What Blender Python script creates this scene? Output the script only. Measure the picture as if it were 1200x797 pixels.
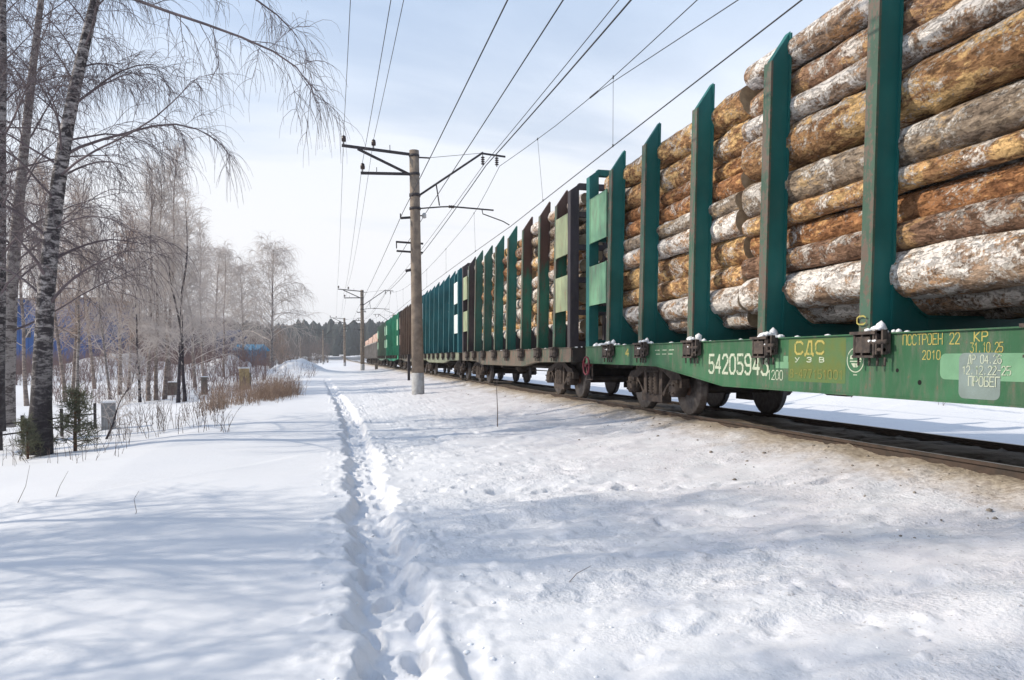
import bpy, math, random
import numpy as np
from mathutils import Vector, Matrix

for o in list(bpy.data.objects):
    bpy.data.objects.remove(o)
scene = bpy.context.scene
C = scene.collection
R = math.radians

# ------------------------------------------------------------------ camera
CAM = (0.0, 0.0, 1.03)
YAW, PITCH = 13.6, -2.0
cd = bpy.data.cameras.new("camera")
cam = bpy.data.objects.new("camera", cd)
C.objects.link(cam)
cam.location = CAM
cam.rotation_euler = (R(90 + PITCH), 0, R(-YAW))
cd.sensor_width = 36.0
cd.lens = 25.8
cd.shift_y = 0.0429
cd.clip_start = 0.05
cd.clip_end = 8000
scene.camera = cam

# ------------------------------------------------------------------ light
SUN_EL = 34.0
sun_dir = Vector((-0.962 * math.cos(R(SUN_EL)), 0.273 * math.cos(R(SUN_EL)), math.sin(R(SUN_EL))))
sd = bpy.data.lights.new("sun", 'SUN')
sd.energy = 3.8
sd.angle = R(0.55)
sd.color = (1.0, 0.90, 0.74)
so = bpy.data.objects.new("sun", sd)
C.objects.link(so)
so.location = (-20, 10, 40)
so.rotation_euler = sun_dir.to_track_quat('Z', 'Y').to_euler()

w = bpy.data.worlds.new("World")
scene.world = w
w.use_nodes = True
nt = w.node_tree
N, L = nt.nodes, nt.links
bg = N["Background"]
sky = N.new('ShaderNodeTexSky')
sky.sky_type = 'NISHITA'
sky.sun_disc = False
sky.sun_elevation = R(SUN_EL)
sky.sun_rotation = math.atan2(sun_dir.x, sun_dir.y) % (2 * math.pi)
sky.air_density = 1.0
sky.dust_density = 1.2
sky.ozone_density = 1.0
tc = N.new('ShaderNodeTexCoord')
sep = N.new('ShaderNodeSeparateXYZ')
L.new(tc.outputs['Generated'], sep.inputs[0])
def wmath(op, a, b=None, clamp=False):
    n = N.new('ShaderNodeMath'); n.operation = op; n.use_clamp = clamp
    for i, x in enumerate((a, b)):
        if x is None: continue
        if isinstance(x, (int, float)): n.inputs[i].default_value = x
        else: L.new(x, n.inputs[i])
    return n.outputs[0]
zc = wmath('MAXIMUM', sep.outputs['Z'], 0.0)
den = wmath('ADD', zc, 0.12)
comb = N.new('ShaderNodeCombineXYZ')
L.new(wmath('DIVIDE', sep.outputs['X'], den), comb.inputs[0])
L.new(wmath('DIVIDE', sep.outputs['Y'], den), comb.inputs[1])
mp = N.new('ShaderNodeMapping')
mp.inputs['Rotation'].default_value = (0, 0, R(25))
mp.inputs['Scale'].default_value = (0.42, 1.1, 1)
L.new(comb.outputs[0], mp.inputs[0])
cn = N.new('ShaderNodeTexNoise')
cn.inputs['Scale'].default_value = 0.9
cn.inputs['Detail'].default_value = 7
cn.inputs['Roughness'].default_value = 0.52
cn.inputs['Distortion'].default_value = 0.5
L.new(mp.outputs[0], cn.inputs['Vector'])
cr = N.new('ShaderNodeMapRange')
cr.inputs['From Min'].default_value = 0.40
cr.inputs['From Max'].default_value = 0.68
L.new(cn.outputs['Fac'], cr.inputs['Value'])
hz = N.new('ShaderNodeMapRange')          # thin cloud closes up towards the horizon
hz.inputs['From Min'].default_value = 0.02
hz.inputs['From Max'].default_value = 0.60
hz.inputs['To Min'].default_value = 0.95
hz.inputs['To Max'].default_value = 0.27
L.new(zc, hz.inputs['Value'])
cf = wmath('ADD', hz.outputs[0], wmath('MULTIPLY', cr.outputs[0], 0.66), True)
mx = N.new('ShaderNodeMix'); mx.data_type = 'RGBA'
L.new(cf, mx.inputs['Factor'])
L.new(sky.outputs[0], mx.inputs['A'])
cc = N.new('ShaderNodeMix'); cc.data_type = 'RGBA'      # thin cloud: white low down, bluer higher up
cz = N.new('ShaderNodeMapRange'); cz.interpolation_type = 'SMOOTHSTEP'
cz.inputs['From Min'].default_value = 0.10; cz.inputs['From Max'].default_value = 0.62
L.new(zc, cz.inputs['Value']); L.new(cz.outputs[0], cc.inputs['Factor'])
cc.inputs['A'].default_value = (5.95, 5.98, 6.15, 1)
cc.inputs['B'].default_value = (4.1, 5.2, 6.8, 1)
L.new(cc.outputs['Result'], mx.inputs['B'])
L.new(mx.outputs['Result'], bg.inputs['Color'])
bg.inputs['Strength'].default_value = 0.148

scene.view_settings.view_transform = 'Standard'
scene.view_settings.look = 'None'
scene.view_settings.exposure = 0.22
scene.view_settings.gamma = 1.0
scene.view_settings.use_curve_mapping = False
scene.render.engine = 'CYCLES'
scene.cycles.max_bounces = 6
scene.cycles.diffuse_bounces = 3
scene.cycles.transparent_max_bounces = 6
scene.render.resolution_x = 1024
scene.render.resolution_y = 680

# ------------------------------------------------------------------ helpers
def tag(o, label=None, cat=None, group=None, kind=None):
    if label: o['label'] = label
    if cat: o['category'] = cat
    if group: o['group'] = group
    if kind: o['kind'] = kind
    return o

def empty(name, loc=(0, 0, 0), rz=0.0, label=None, cat=None, group=None):
    o = bpy.data.objects.new(name, None)
    C.objects.link(o)
    o.location = loc
    o.rotation_euler = (0, 0, rz)
    o.empty_display_size = 0.2
    return tag(o, label, cat, group)

ORD = ['zeroth', 'lowest', 'second', 'third', 'fourth', 'fifth', 'sixth', 'seventh', 'eighth', 'ninth', 'tenth',
       'eleventh', 'twelfth', 'thirteenth', 'fourteenth', 'fifteenth', 'sixteenth', 'seventeenth', 'eighteenth',
       'nineteenth', 'twentieth']

def P(px, py, depth):
    """world point seen at photo pixel (px,py) at a forward distance"""
    v = Vector(((px - 600) / 860.0, -(py - 450) / 860.0, -1.0))
    m = cam.rotation_euler.to_matrix()
    d = m @ v
    f = Vector((math.sin(R(YAW)), math.cos(R(YAW)), 0))
    return Vector(CAM) + d * (depth / d.dot(f))

class MB:
    def __init__(s):
        s.v, s.f, s.m, s.s = [], [], [], []
    def add(s, verts, faces, mi=0, smooth=False):
        b = len(s.v)
        s.v.extend([tuple(p) for p in verts])
        for f in faces:
            s.f.append(tuple(i + b for i in f)); s.m.append(mi); s.s.append(smooth)
        return s
    def box(s, x0, x1, y0, y1, z0, z1, mi=0):
        v = [(x0,y0,z0),(x1,y0,z0),(x1,y1,z0),(x0,y1,z0),(x0,y0,z1),(x1,y0,z1),(x1,y1,z1),(x0,y1,z1)]
        f = [(0,3,2,1),(4,5,6,7),(0,1,5,4),(1,2,6,5),(2,3,7,6),(3,0,4,7)]
        return s.add(v, f, mi)
    def bar(s, p, q, w, h, mi=0, up=(0,0,1)):
        p, q = Vector(p), Vector(q)
        t = (q - p).normalized(); up = Vector(up)
        if abs(t.dot(up)) > 0.95: up = Vector((0, 1, 0))
        a = t.cross(up).normalized() * (w / 2); b = a.cross(t).normalized() * (h / 2)
        v = [p-a-b, p+a-b, p+a+b, p-a+b, q-a-b, q+a-b, q+a+b, q-a+b]
        f = [(0,3,2,1),(4,5,6,7),(0,1,5,4),(1,2,6,5),(2,3,7,6),(3,0,4,7)]
        f = [tuple(reversed(x)) for x in f]
        return s.add(v, f, mi)
    def prism(s, poly, plane, a0, a1, mi=0, smooth=False):
        n = len(poly)
        def pt(u, v, a):
            return (a, u, v) if plane == 'yz' else ((u, a, v) if plane == 'xz' else (u, v, a))
        v = [pt(u, w_, a0) for u, w_ in poly] + [pt(u, w_, a1) for u, w_ in poly]
        f = [tuple(range(n)), tuple(range(2*n-1, n-1, -1))]
        for i in range(n):
            j = (i + 1) % n
            f.append((i, i + n, j + n, j))
        return s.add(v, f, mi, smooth)
    def tube(s, pts, rad, sides=8, mi=0, cap=True, smooth=True):
        pts = [Vector(p) for p in pts]; n = len(pts)
        if not hasattr(rad, '__len__'): rad = [rad] * n
        t0 = (pts[-1] - pts[0])
        if t0.length < 1e-6: t0 = pts[1] - pts[0]
        t0.normalize()
        ref = Vector((0, 0, 1)) if abs(t0.z) < 0.8 else Vector((1, 0, 0))
        vs, fs = [], []
        for i, p in enumerate(pts):
            t = (pts[min(i+1, n-1)] - pts[max(i-1, 0)]).normalized()
            u = t.cross(ref).normalized(); w_ = u.cross(t)
            for k in range(sides):
                a = 2 * math.pi * k / sides
                vs.append(p + (u * math.cos(a) + w_ * math.sin(a)) * rad[i])
        for i in range(n - 1):
            for k in range(sides):
                k2 = (k + 1) % sides
                fs.append((i*sides+k, i*sides+k2, (i+1)*sides+k2, (i+1)*sides+k))
        s.add(vs, fs, mi, smooth)
        if cap:
            s.add(vs[:sides], [tuple(range(sides))[::-1]], mi)
            s.add(vs[-sides:], [tuple(range(sides))], mi)
        return s
    def lathe(s, prof, c, axis, n=24, mi=0, smooth=True):
        """prof: (radius, offset along axis)"""
        vs, fs = [], []
        for r, a in prof:
            for k in range(n):
                th = 2 * math.pi * k / n
                u, w_ = r * math.cos(th), r * math.sin(th)
                if axis == 'x': vs.append((c[0]+a, c[1]+u, c[2]+w_))
                elif axis == 'y': vs.append((c[0]+u, c[1]+a, c[2]+w_))
                else: vs.append((c[0]+u, c[1]+w_, c[2]+a))
        for i in range(len(prof) - 1):
            for k in range(n):
                k2 = (k + 1) % n
                fs.append((i*n+k, i*n+k2, (i+1)*n+k2, (i+1)*n+k))
        fs.append(tuple(range(n))[::-1]); fs.append(tuple(range((len(prof)-1)*n, len(prof)*n)))
        return s.add(vs, fs, mi, smooth)
    def mesh(s, name):
        me = bpy.data.meshes.new(name)
        me.from_pydata(s.v, [], s.f)
        me.polygons.foreach_set('material_index', s.m)
        me.polygons.foreach_set('use_smooth', s.s)
        me.update()
        return me

def put(name, me, mats, parent=None, loc=(0,0,0), rot=(0,0,0), scale=None):
    """one object from a mesh; materials sit on the object so that meshes can be shared"""
    if isinstance(me, MB): me = me.mesh(name)
    if not isinstance(mats, (list, tuple)): mats = [mats]
    while len(me.materials) < len(mats): me.materials.append(mats[len(me.materials)])
    o = bpy.data.objects.new(name, me)
    C.objects.link(o)
    for i, m in enumerate(mats):
        if me.materials[i] != m:
            o.material_slots[i].link = 'OBJECT'
            o.material_slots[i].material = m
    if parent: o.parent = parent
    o.location = loc; o.rotation_euler = rot
    if scale: o.scale = scale
    return o

KIDS = {}
def copy_tree(o, parent=None):
    c = o.copy(); C.objects.link(c)
    if parent: c.parent = parent
    for ch in [x for x in bpy.data.objects if x.parent == o]:
        copy_tree(ch, c)
    return c

def np_mesh(name, verts, quads, smooth=True):
    me = bpy.data.meshes.new(name)
    verts = np.asarray(verts, dtype=np.float32); quads = np.asarray(quads, dtype=np.int32)
    k = quads.shape[1]
    me.vertices.add(len(verts)); me.vertices.foreach_set('co', verts.ravel())
    me.loops.add(quads.size); me.loops.foreach_set('vertex_index', quads.ravel())
    me.polygons.add(len(quads))
    me.polygons.foreach_set('loop_start', np.arange(0, quads.size, k, dtype=np.int32))
    me.polygons.foreach_set('use_smooth', np.full(len(quads), smooth))
    me.update(calc_edges=True)
    return me

def tubes(polys, sides=3):
    """polys: list of (points n x 3, radii n) -> verts, quads (batched by n)"""
    groups = {}
    for p, r in polys:
        groups.setdefault(len(p), []).append((p, r))
    V, Q, base = [], [], 0
    for n, lst in groups.items():
        A = np.array([p for p, r in lst], dtype=float); Rr = np.array([r for p, r in lst], dtype=float)
        T = np.empty_like(A)
        T[:, 1:-1] = A[:, 2:] - A[:, :-2]; T[:, 0] = A[:, 1] - A[:, 0]; T[:, -1] = A[:, -1] - A[:, -2]
        T /= np.maximum(np.linalg.norm(T, axis=2, keepdims=True), 1e-9)
        mt = A[:, -1] - A[:, 0]
        ref = np.stack([-mt[:, 1], mt[:, 0], np.full(len(mt), 1e-3)], 1)
        bad = np.linalg.norm(ref, axis=1) < 2e-2
        ref[bad] = (1, 0, 0)
        ref /= np.linalg.norm(ref, axis=1, keepdims=True)
        ref = ref[:, None, :]
        U = np.cross(T, ref); U /= np.maximum(np.linalg.norm(U, axis=2, keepdims=True), 1e-9)
        W = np.cross(U, T)
        ang = np.arange(sides) * 2 * math.pi / sides
        ring = (U[:, :, None, :] * np.cos(ang)[None, None, :, None] + W[:, :, None, :] * np.sin(ang)[None, None, :, None])
        VV = A[:, :, None, :] + ring * Rr[:, :, None, None]
        m = len(lst)
        V.append(VV.reshape(-1, 3))
        idx = np.arange(m * n * sides).reshape(m, n, sides) + base
        a = idx[:, :-1, :]; b = np.roll(a, -1, 2); c_ = idx[:, 1:, :]; d = np.roll(c_, -1, 2)
        Q.append(np.stack([a, b, d, c_], -1).reshape(-1, 4))
        base += m * n * sides
    return np.concatenate(V), np.concatenate(Q)

def join_tubes(*vq):
    V, Q, b = [], [], 0
    for v, q in vq:
        V.append(v); Q.append(q + b); b += len(v)
    return np.concatenate(V), np.concatenate(Q)

# ---- value noise
def _hash(ix, iy, seed):
    h = (ix.astype(np.int64) * 374761393 + iy.astype(np.int64) * 668265263 + seed * 974634721) & 0x7fffffff
    h = ((h ^ (h >> 13)) * 1274126177) & 0x7fffffff
    h = h ^ (h >> 16)
    return (h & 0xffff) / 65535.0
def vnoise(x, y, seed=0):
    ix, iy = np.floor(x), np.floor(y)
    fx, fy = x - ix, y - iy
    fx = fx * fx * (3 - 2 * fx); fy = fy * fy * (3 - 2 * fy)
    a, b = _hash(ix, iy, seed), _hash(ix + 1, iy, seed)
    c_, d = _hash(ix, iy + 1, seed), _hash(ix + 1, iy + 1, seed)
    return (a + (b - a) * fx) * (1 - fy) + (c_ + (d - c_) * fx) * fy
def fbm(x, y, oct=4, seed=0, gain=0.5):
    s, a, t = 0.0, 1.0, 0.0
    for i in range(oct):
        s = s + a * (vnoise(x * 2**i + 17.3*i, y * 2**i - 9.1*i, seed + i) - 0.5); t += a; a *= gain
    return s / t * 2
def sst(a, b, x):
    t = np.clip((x - a) / (b - a), 0, 1)
    return t * t * (3 - 2 * t)

# ------------------------------------------------------------------ materials
def base_mat(name):
    m = bpy.data.materials.new(name); m.use_nodes = True
    return m, m.node_tree.nodes, m.node_tree.links, m.node_tree.nodes['Principled BSDF']

class G:
    """tiny node-graph helper"""
    def __init__(s, m):
        s.t = m.node_tree; s.N = s.t.nodes; s.L = s.t.links
    def _in(s, sock, x):
        if x is None: return
        if isinstance(x, bpy.types.NodeSocket): s.L.new(x, sock)
        elif isinstance(x, (tuple, list)) and len(x) == 3 and sock.type == 'RGBA': sock.default_value = (*x, 1)
        else: sock.default_value = x
    def pos(s): return s.N.new('ShaderNodeNewGeometry').outputs['Position']
    def obj(s): return s.N.new('ShaderNodeTexCoord').outputs['Object']
    def normal(s): return s.N.new('ShaderNodeNewGeometry').outputs['Normal']
    def rnd(s): return s.N.new('ShaderNodeObjectInfo').outputs['Random']
    def sep(s, v):
        n = s.N.new('ShaderNodeSeparateXYZ'); s._in(n.inputs[0], v); return n.outputs
    def mapping(s, v, scale=(1,1,1), loc=(0,0,0)):
        n = s.N.new('ShaderNodeMapping'); s._in(n.inputs[0], v); n.inputs['Scale'].default_value = scale
        s._in(n.inputs['Location'], loc); return n.outputs[0]
    def vadd(s, a, b):
        n = s.N.new('ShaderNodeVectorMath'); s._in(n.inputs[0], a); s._in(n.inputs[1], b); return n.outputs[0]
    def noise(s, v, scale, detail=4, rough=0.55, dist=0.0):
        n = s.N.new('ShaderNodeTexNoise'); s._in(n.inputs['Vector'], v)
        n.inputs['Scale'].default_value = scale; n.inputs['Detail'].default_value = detail
        n.inputs['Roughness'].default_value = rough; n.inputs['Distortion'].default_value = dist
        return n.outputs['Fac']
    def vor(s, v, scale, feat='F1'):
        n = s.N.new('ShaderNodeTexVoronoi'); s._in(n.inputs['Vector'], v); n.inputs['Scale'].default_value = scale
        n.feature = feat; return n.outputs['Distance']
    def ramp(s, x, a, b, lo=0.0, hi=1.0):
        n = s.N.new('ShaderNodeMapRange'); s._in(n.inputs[0], x); n.interpolation_type = 'SMOOTHSTEP'
        for i, q in zip((1, 2, 3, 4), (a, b, lo, hi)): n.inputs[i].default_value = q
        return n.outputs[0]
    def math(s, op, a, b=None, clamp=False):
        n = s.N.new('ShaderNodeMath'); n.operation = op; n.use_clamp = clamp
        s._in(n.inputs[0], a); s._in(n.inputs[1], b); return n.outputs[0]
    def mix(s, f, a, b):
        n = s.N.new('ShaderNodeMix'); n.data_type = 'RGBA'
        s._in(n.inputs['Factor'], f); s._in(n.inputs['A'], a); s._in(n.inputs['B'], b); return n.outputs['Result']
    def bump(s, h, strength=0.3, dist=0.02):
        n = s.N.new('ShaderNodeBump'); s._in(n.inputs['Height'], h)
        n.inputs['Strength'].default_value = strength; n.inputs['Distance'].default_value = dist
        return n.outputs[0]

def plain(name, c1, c2=None, scale=6.0, rough=0.6, bump=0.0, metal=0.0, contrast=(0.35, 0.65)):
    m, N_, L_, b = base_mat(name); g = G(m)
    c2 = c2 or tuple(x * 0.75 for x in c1)
    n = g.noise(g.pos(), scale, 5)
    L_.new(g.mix(g.ramp(n, *contrast), c1, c2), b.inputs['Base Color'])
    b.inputs['Roughness'].default_value = rough; b.inputs['Metallic'].default_value = metal
    b.inputs['Specular IOR Level'].default_value = 0.3
    if bump: L_.new(g.bump(n, bump), b.inputs['Normal'])
    return m

def paint(name, col, rust=(0.10, 0.055, 0.032), amount=0.42, dirt=0.25, rough=0.55, zrust=None):
    """worn wagon paint: faded tone, dust film, rust patches; zrust = (z0,z1): bare rust above that height"""
    m, N_, L_, b = base_mat(name); g = G(m)
    p = g.pos()
    n1 = g.noise(p, 1.1, 4); n2 = g.noise(g.mapping(p, (5, 5, 1.2)), 2.0, 6, 0.65); n3 = g.noise(p, 22, 4)
    fade = tuple(min(1, x * 1.4 + 0.006) for x in col)
    c = g.mix(g.ramp(n1, 0.35, 0.7), col, fade)
    grime = (0.13, 0.12, 0.10)
    c = g.mix(g.math('MULTIPLY', g.ramp(n2, 0.42, 0.75), dirt * 2), c, grime)
    r = g.math('ADD', g.math('MULTIPLY', n2, 0.6), g.math('MULTIPLY', n3, 0.4))
    k = g.ramp(r, 1 - amount - 0.03, 1 - amount + 0.07)
    if zrust:
        z = g.sep(p)[2]
        zz = g.ramp(g.math('ADD', z, g.math('MULTIPLY', g.math('SUBTRACT', n2, 0.5), 1.6)), zrust[0], zrust[1])
        k = g.math('MAXIMUM', k, zz)
    rc = g.mix(n3, rust, tuple(x * 1.7 for x in rust))
    c = g.mix(k, c, rc)
    L_.new(c, b.inputs['Base Color'])
    b.inputs['Roughness'].default_value = rough
    b.inputs['Specular IOR Level'].default_value = 0.35
    L_.new(g.bump(g.math('ADD', n3, k), 0.25, 0.004), b.inputs['Normal'])
    return m

TEAL = (0.003, 0.088, 0.082)
M = {}
M['teal'] = paint('teal_paint', TEAL, amount=0.22, dirt=0.04)
M['teal_flange'] = paint('worn_flange_paint', (0.035, 0.075, 0.05), (0.085, 0.062, 0.048), amount=0.50, dirt=0.35)
M['sill1'] = paint('green_sill_paint', (0.022, 0.092, 0.040), amount=0.39, dirt=0.30)
M['panel'] = paint('pale_green_panel_paint', (0.115, 0.25, 0.15), amount=0.34, dirt=0.35)
M['stake2'] = paint('rust_over_green_paint', (0.012, 0.10, 0.065), (0.055, 0.030, 0.024), amount=0.42, dirt=0.2, zrust=(3.3, 3.9))
M['stake2g'] = paint('dark_green_paint', (0.012, 0.105, 0.085), amount=0.30, dirt=0.15)
M['stake2d'] = paint('grey_green_paint', (0.02, 0.085, 0.065), amount=0.33, dirt=0.2)
M['dark2'] = paint('dark_brown_paint', (0.035, 0.027, 0.032), (0.06, 0.035, 0.028), amount=0.4, dirt=0.15)
M['sill2'] = paint('rusty_sill_paint', (0.045, 0.07, 0.05), (0.11, 0.075, 0.058), amount=0.53, dirt=0.4)
M['panel2'] = paint('weathered_panel_paint', (0.25, 0.29, 0.17), (0.2, 0.14, 0.07), amount=0.42, dirt=0.3)
M['blue3'] = paint('blue_teal_paint', (0.005, 0.088, 0.105), amount=0.2, dirt=0.08)
M['panel3'] = paint('white_panel_paint', (0.62, 0.66, 0.64), amount=0.2, dirt=0.08)
M['sill3'] = paint('grey_olive_sill_paint', (0.17, 0.19, 0.13), (0.15, 0.10, 0.07), amount=0.4, dirt=0.4)
M['brown4'] = paint('brown_primer', (0.075, 0.045, 0.03), amount=0.42, dirt=0.2)
M['green5'] = paint('bright_green_paint', (0.008, 0.20, 0.105), amount=0.2, dirt=0.06)
M['panel5'] = paint('pale_mint_panel_paint', (0.3, 0.5, 0.36), amount=0.25, dirt=0.1)
M['grey6'] = paint('dull_green_paint', (0.07, 0.12, 0.085), amount=0.38, dirt=0.3)
M['grey_steel'] = paint('grey_gondola_paint', (0.22, 0.20, 0.185), (0.12, 0.08, 0.06), amount=0.38, dirt=0.3)
M['under'] = plain('underframe_grime', (0.030, 0.025, 0.023), (0.055, 0.042, 0.035), 5, 0.8, 0.2)
M['bogie'] = plain('bogie_rust', (0.036, 0.028, 0.025), (0.075, 0.057, 0.048), 9, 0.8, 0.3)
M['wheel'] = plain('wheel_rust', (0.125, 0.062, 0.043), (0.07, 0.043, 0.035), 4, 0.75, 0.2)
M['tread'] = plain('wheel_tread_steel', (0.10, 0.09, 0.085), (0.06, 0.05, 0.048), 12, 0.45, 0.1, 0.5)
M['socket'] = plain('dark_bracket_rust', (0.040, 0.033, 0.031), (0.085, 0.065, 0.055), 14, 0.8, 0.3)
M['red'] = plain('faded_red_paint', (0.17, 0.022, 0.035), (0.09, 0.018, 0.025), 10, 0.6)
M['letter_w'] = plain('white_stencil_paint', (0.43, 0.47, 0.37), (0.10, 0.19, 0.10), 26, 0.7, contrast=(0.50, 0.72))
M['letter_y'] = plain('yellow_stencil_paint', (0.37, 0.31, 0.09), (0.09, 0.17, 0.06), 26, 0.7, contrast=(0.50, 0.72))
M['letter_faint'] = plain('faded_ochre_paint', (0.20, 0.185, 0.05), (0.13, 0.16, 0.05), 24, 0.7)
M['patch_green'] = plain('mint_paint_patch', (0.15, 0.30, 0.18), (0.12, 0.25, 0.15), 3, 0.6)
M['patch_grey'] = plain('grey_paint_patch', (0.19, 0.24, 0.23), (0.15, 0.19, 0.18), 3, 0.6)
M['patch_olive'] = plain('olive_paint_patch', (0.105, 0.135, 0.035), (0.08, 0.14, 0.05), 6, 0.6)
M['hole'] = plain('dark_hole', (0.008, 0.008, 0.008), None, 5, 0.9)
M['rail'] = plain('rail_rust', (0.070, 0.048, 0.038), (0.045, 0.035, 0.030), 9, 0.7, 0.2)
M['railtop'] = plain('polished_rail_top', (0.30, 0.29, 0.28), (0.2, 0.19, 0.18), 5, 0.35, 0, 0.8)
M['concrete'] = plain('weathered_concrete', (0.255, 0.205, 0.16), (0.165, 0.13, 0.105), 3.5, 0.9, 0.25)
M['concrete_white'] = plain('limewashed_concrete', (0.42, 0.42, 0.42), (0.33, 0.32, 0.32), 6, 0.9, 0.2)
M['steel_dark'] = plain('dark_bracket_steel', (0.028, 0.026, 0.032), (0.05, 0.04, 0.04), 8, 0.7)
M['insul'] = plain('brown_porcelain', (0.035, 0.022, 0.020), (0.05, 0.03, 0.025), 8, 0.3)
M['insul_white'] = plain('pale_porcelain', (0.5, 0.5, 0.5), (0.4, 0.4, 0.4), 8, 0.3)
M['wire'] = plain('overhead_wire_metal', (0.045, 0.043, 0.05), (0.03, 0.03, 0.035), 3, 0.6)
M['endwood'] = None

def bark(name, c1, c2, strip, strip_amt, white, white_amt, seed):
    m, N_, L_, b = base_mat(name); g = G(m)
    rn = g.rnd()
    off = N_.new('ShaderNodeCombineXYZ')
    for i, k in enumerate((37.0, 91.0, 53.0)):
        L_.new(g.math('MULTIPLY', rn, k), off.inputs[i])
    p = g.vadd(g.pos(), off.outputs[0])
    ps = g.mapping(p, (1.0, 0.45, 1.0))
    n_big = g.noise(ps, 2.2, 4, 0.6, 0.5)
    n_mid = g.noise(ps, 7.0, 9, 0.72, 0.6)
    n_fine = g.noise(p, 42, 5, 0.65)
    ridg = g.vor(g.mapping(p, (1.0, 0.4, 1.0)), 15)
    c = g.mix(g.ramp(n_mid, 0.36, 0.60), c1, c2)
    vn = N_.new('ShaderNodeTexVoronoi'); vn.inputs['Scale'].default_value = 19
    wp = N_.new('ShaderNodeVectorMath'); wp.operation = 'MULTIPLY_ADD'
    nn = N_.new('ShaderNodeTexNoise'); nn.inputs['Scale'].default_value = 14; L_.new(p, nn.inputs['Vector'])
    L_.new(nn.outputs['Color'], wp.inputs[0]); wp.inputs[1].default_value = (.07, .12, .07); L_.new(g.mapping(p, (1.0, .45, 1.0)), wp.inputs[2])
    L_.new(wp.outputs[0], vn.inputs['Vector'])
    cell = g.sep(vn.outputs['Color'])[0]
    hv = N_.new('ShaderNodeHueSaturation'); L_.new(g.math('ADD', 0.78, g.math('MULTIPLY', cell, 0.42)), hv.inputs['Value']); L_.new(c, hv.inputs['Color'])
    c = hv.outputs[0]
    dark = tuple(x * 0.22 for x in c1)
    n_cr = g.noise(g.mapping(p, (1.0, 0.4, 1.0)), 21, 8, 0.75, 0.6)
    c = g.mix(g.math('MULTIPLY', g.ramp(n_cr, 0.53, 0.70), 0.68), c, dark)
    s1 = g.math('ADD', g.math('ADD', g.math('MULTIPLY', n_big, 0.5), g.math('MULTIPLY', n_mid, 0.5)), g.math('MULTIPLY', g.math('SUBTRACT', cell, 0.5), 0.07))
    ks = g.ramp(s1, 1 - strip_amt - 0.03, 1 - strip_amt + 0.05)
    c = g.mix(g.math('MULTIPLY', ks, g.ramp(n_fine, 0.32, 0.55, 0.35, 1.0)), c, strip)
    pw = g.vadd(p, (13.1, 4.7, 8.8))
    w1 = g.noise(g.mapping(pw, (1.0, 0.6, 1.0)), 3.4, 8, 0.72, 0.6); w2 = g.noise(pw, 30, 4, 0.6)
    nz = g.sep(g.normal())[2]
    ww = g.math('ADD', g.math('ADD', g.math('MULTIPLY', w1, 0.72), g.math('MULTIPLY', w2, 0.28)), g.math('MULTIPLY', nz, 0.035))
    kw = g.ramp(ww, 1 - white_amt - 0.03, 1 - white_amt + 0.05)
    c = g.mix(kw, c, white)
    # tone differs log by log
    hs = N_.new('ShaderNodeHueSaturation')
    L_.new(g.math('ADD', 0.85, g.math('MULTIPLY', rn, 0.4)), hs.inputs['Value'])
    L_.new(c, hs.inputs['Color'])
    L_.new(hs.outputs[0], b.inputs['Base Color'])
    b.inputs['Roughness'].default_value = 0.9
    b.inputs['Specular IOR Level'].default_value = 0.15
    h = g.math('ADD', g.math('MULTIPLY', ridg, 0.5), g.math('ADD', g.math('MULTIPLY', n_mid, 0.9), g.math('MULTIPLY', n_fine, 0.35)))
    h = g.math('ADD', g.math('ADD', h, g.math('MULTIPLY', kw, 0.25)), g.math('MULTIPLY', cell, 0.5))
    L_.new(g.bump(g.math('SUBTRACT', h, g.math('MULTIPLY', g.ramp(n_cr, .50, .66), .5)), 1.0, 0.07), b.inputs['Normal'])
    return m
BARK = {
    'orange': bark('orange_pine_bark', (0.215, 0.098, 0.048), (0.42, 0.205, 0.095), (0.70, 0.42, 0.18), 0.44, (0.74, 0.66, 0.59), 0.43, 1),
    'brown':  bark('brown_pine_bark', (0.185, 0.105, 0.070), (0.36, 0.215, 0.140), (0.62, 0.38, 0.18), 0.44, (0.74, 0.67, 0.61), 0.46, 2),
    'grey':   bark('grey_mottled_bark', (0.21, 0.16, 0.120), (0.42, 0.33, 0.25), (0.62, 0.42, 0.22), 0.44, (0.80, 0.74, 0.68), 0.48, 3),
    'pale':   bark('snow_dusted_bark', (0.25, 0.155, 0.100), (0.47, 0.34, 0.25), (0.56, 0.31, 0.15), 0.46, (0.84, 0.78, 0.73), 0.53, 4),
    'gold':   bark('peeling_golden_bark', (0.25, 0.130, 0.065), (0.47, 0.265, 0.13), (0.76, 0.50, 0.23), 0.49, (0.76, 0.68, 0.61), 0.46, 5),
}
BARK_WORDS = {'orange': 'orange pine', 'brown': 'brown rough-barked', 'grey': 'grey mottled',
              'pale': 'pale snow-dusted', 'gold': 'golden peeling'}
def endwood():
    m, N_, L_, b = base_mat('sawn_log_end'); g = G(m)
    n = g.noise(g.pos(), 14, 5); n2 = g.noise(g.pos(), 3, 3)
    c = g.mix(g.ramp(n, 0.3, 0.7), (0.36, 0.27, 0.17), (0.25, 0.18, 0.115))
    c = g.mix(g.ramp(n2, 0.45, 0.65), c, (0.42, 0.33, 0.24))
    L_.new(c, b.inputs['Base Color']); b.inputs['Roughness'].default_value = 0.9
    L_.new(g.bump(n, 0.3, 0.01), b.inputs['Normal'])
    return m
M['endwood'] = endwood()

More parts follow.
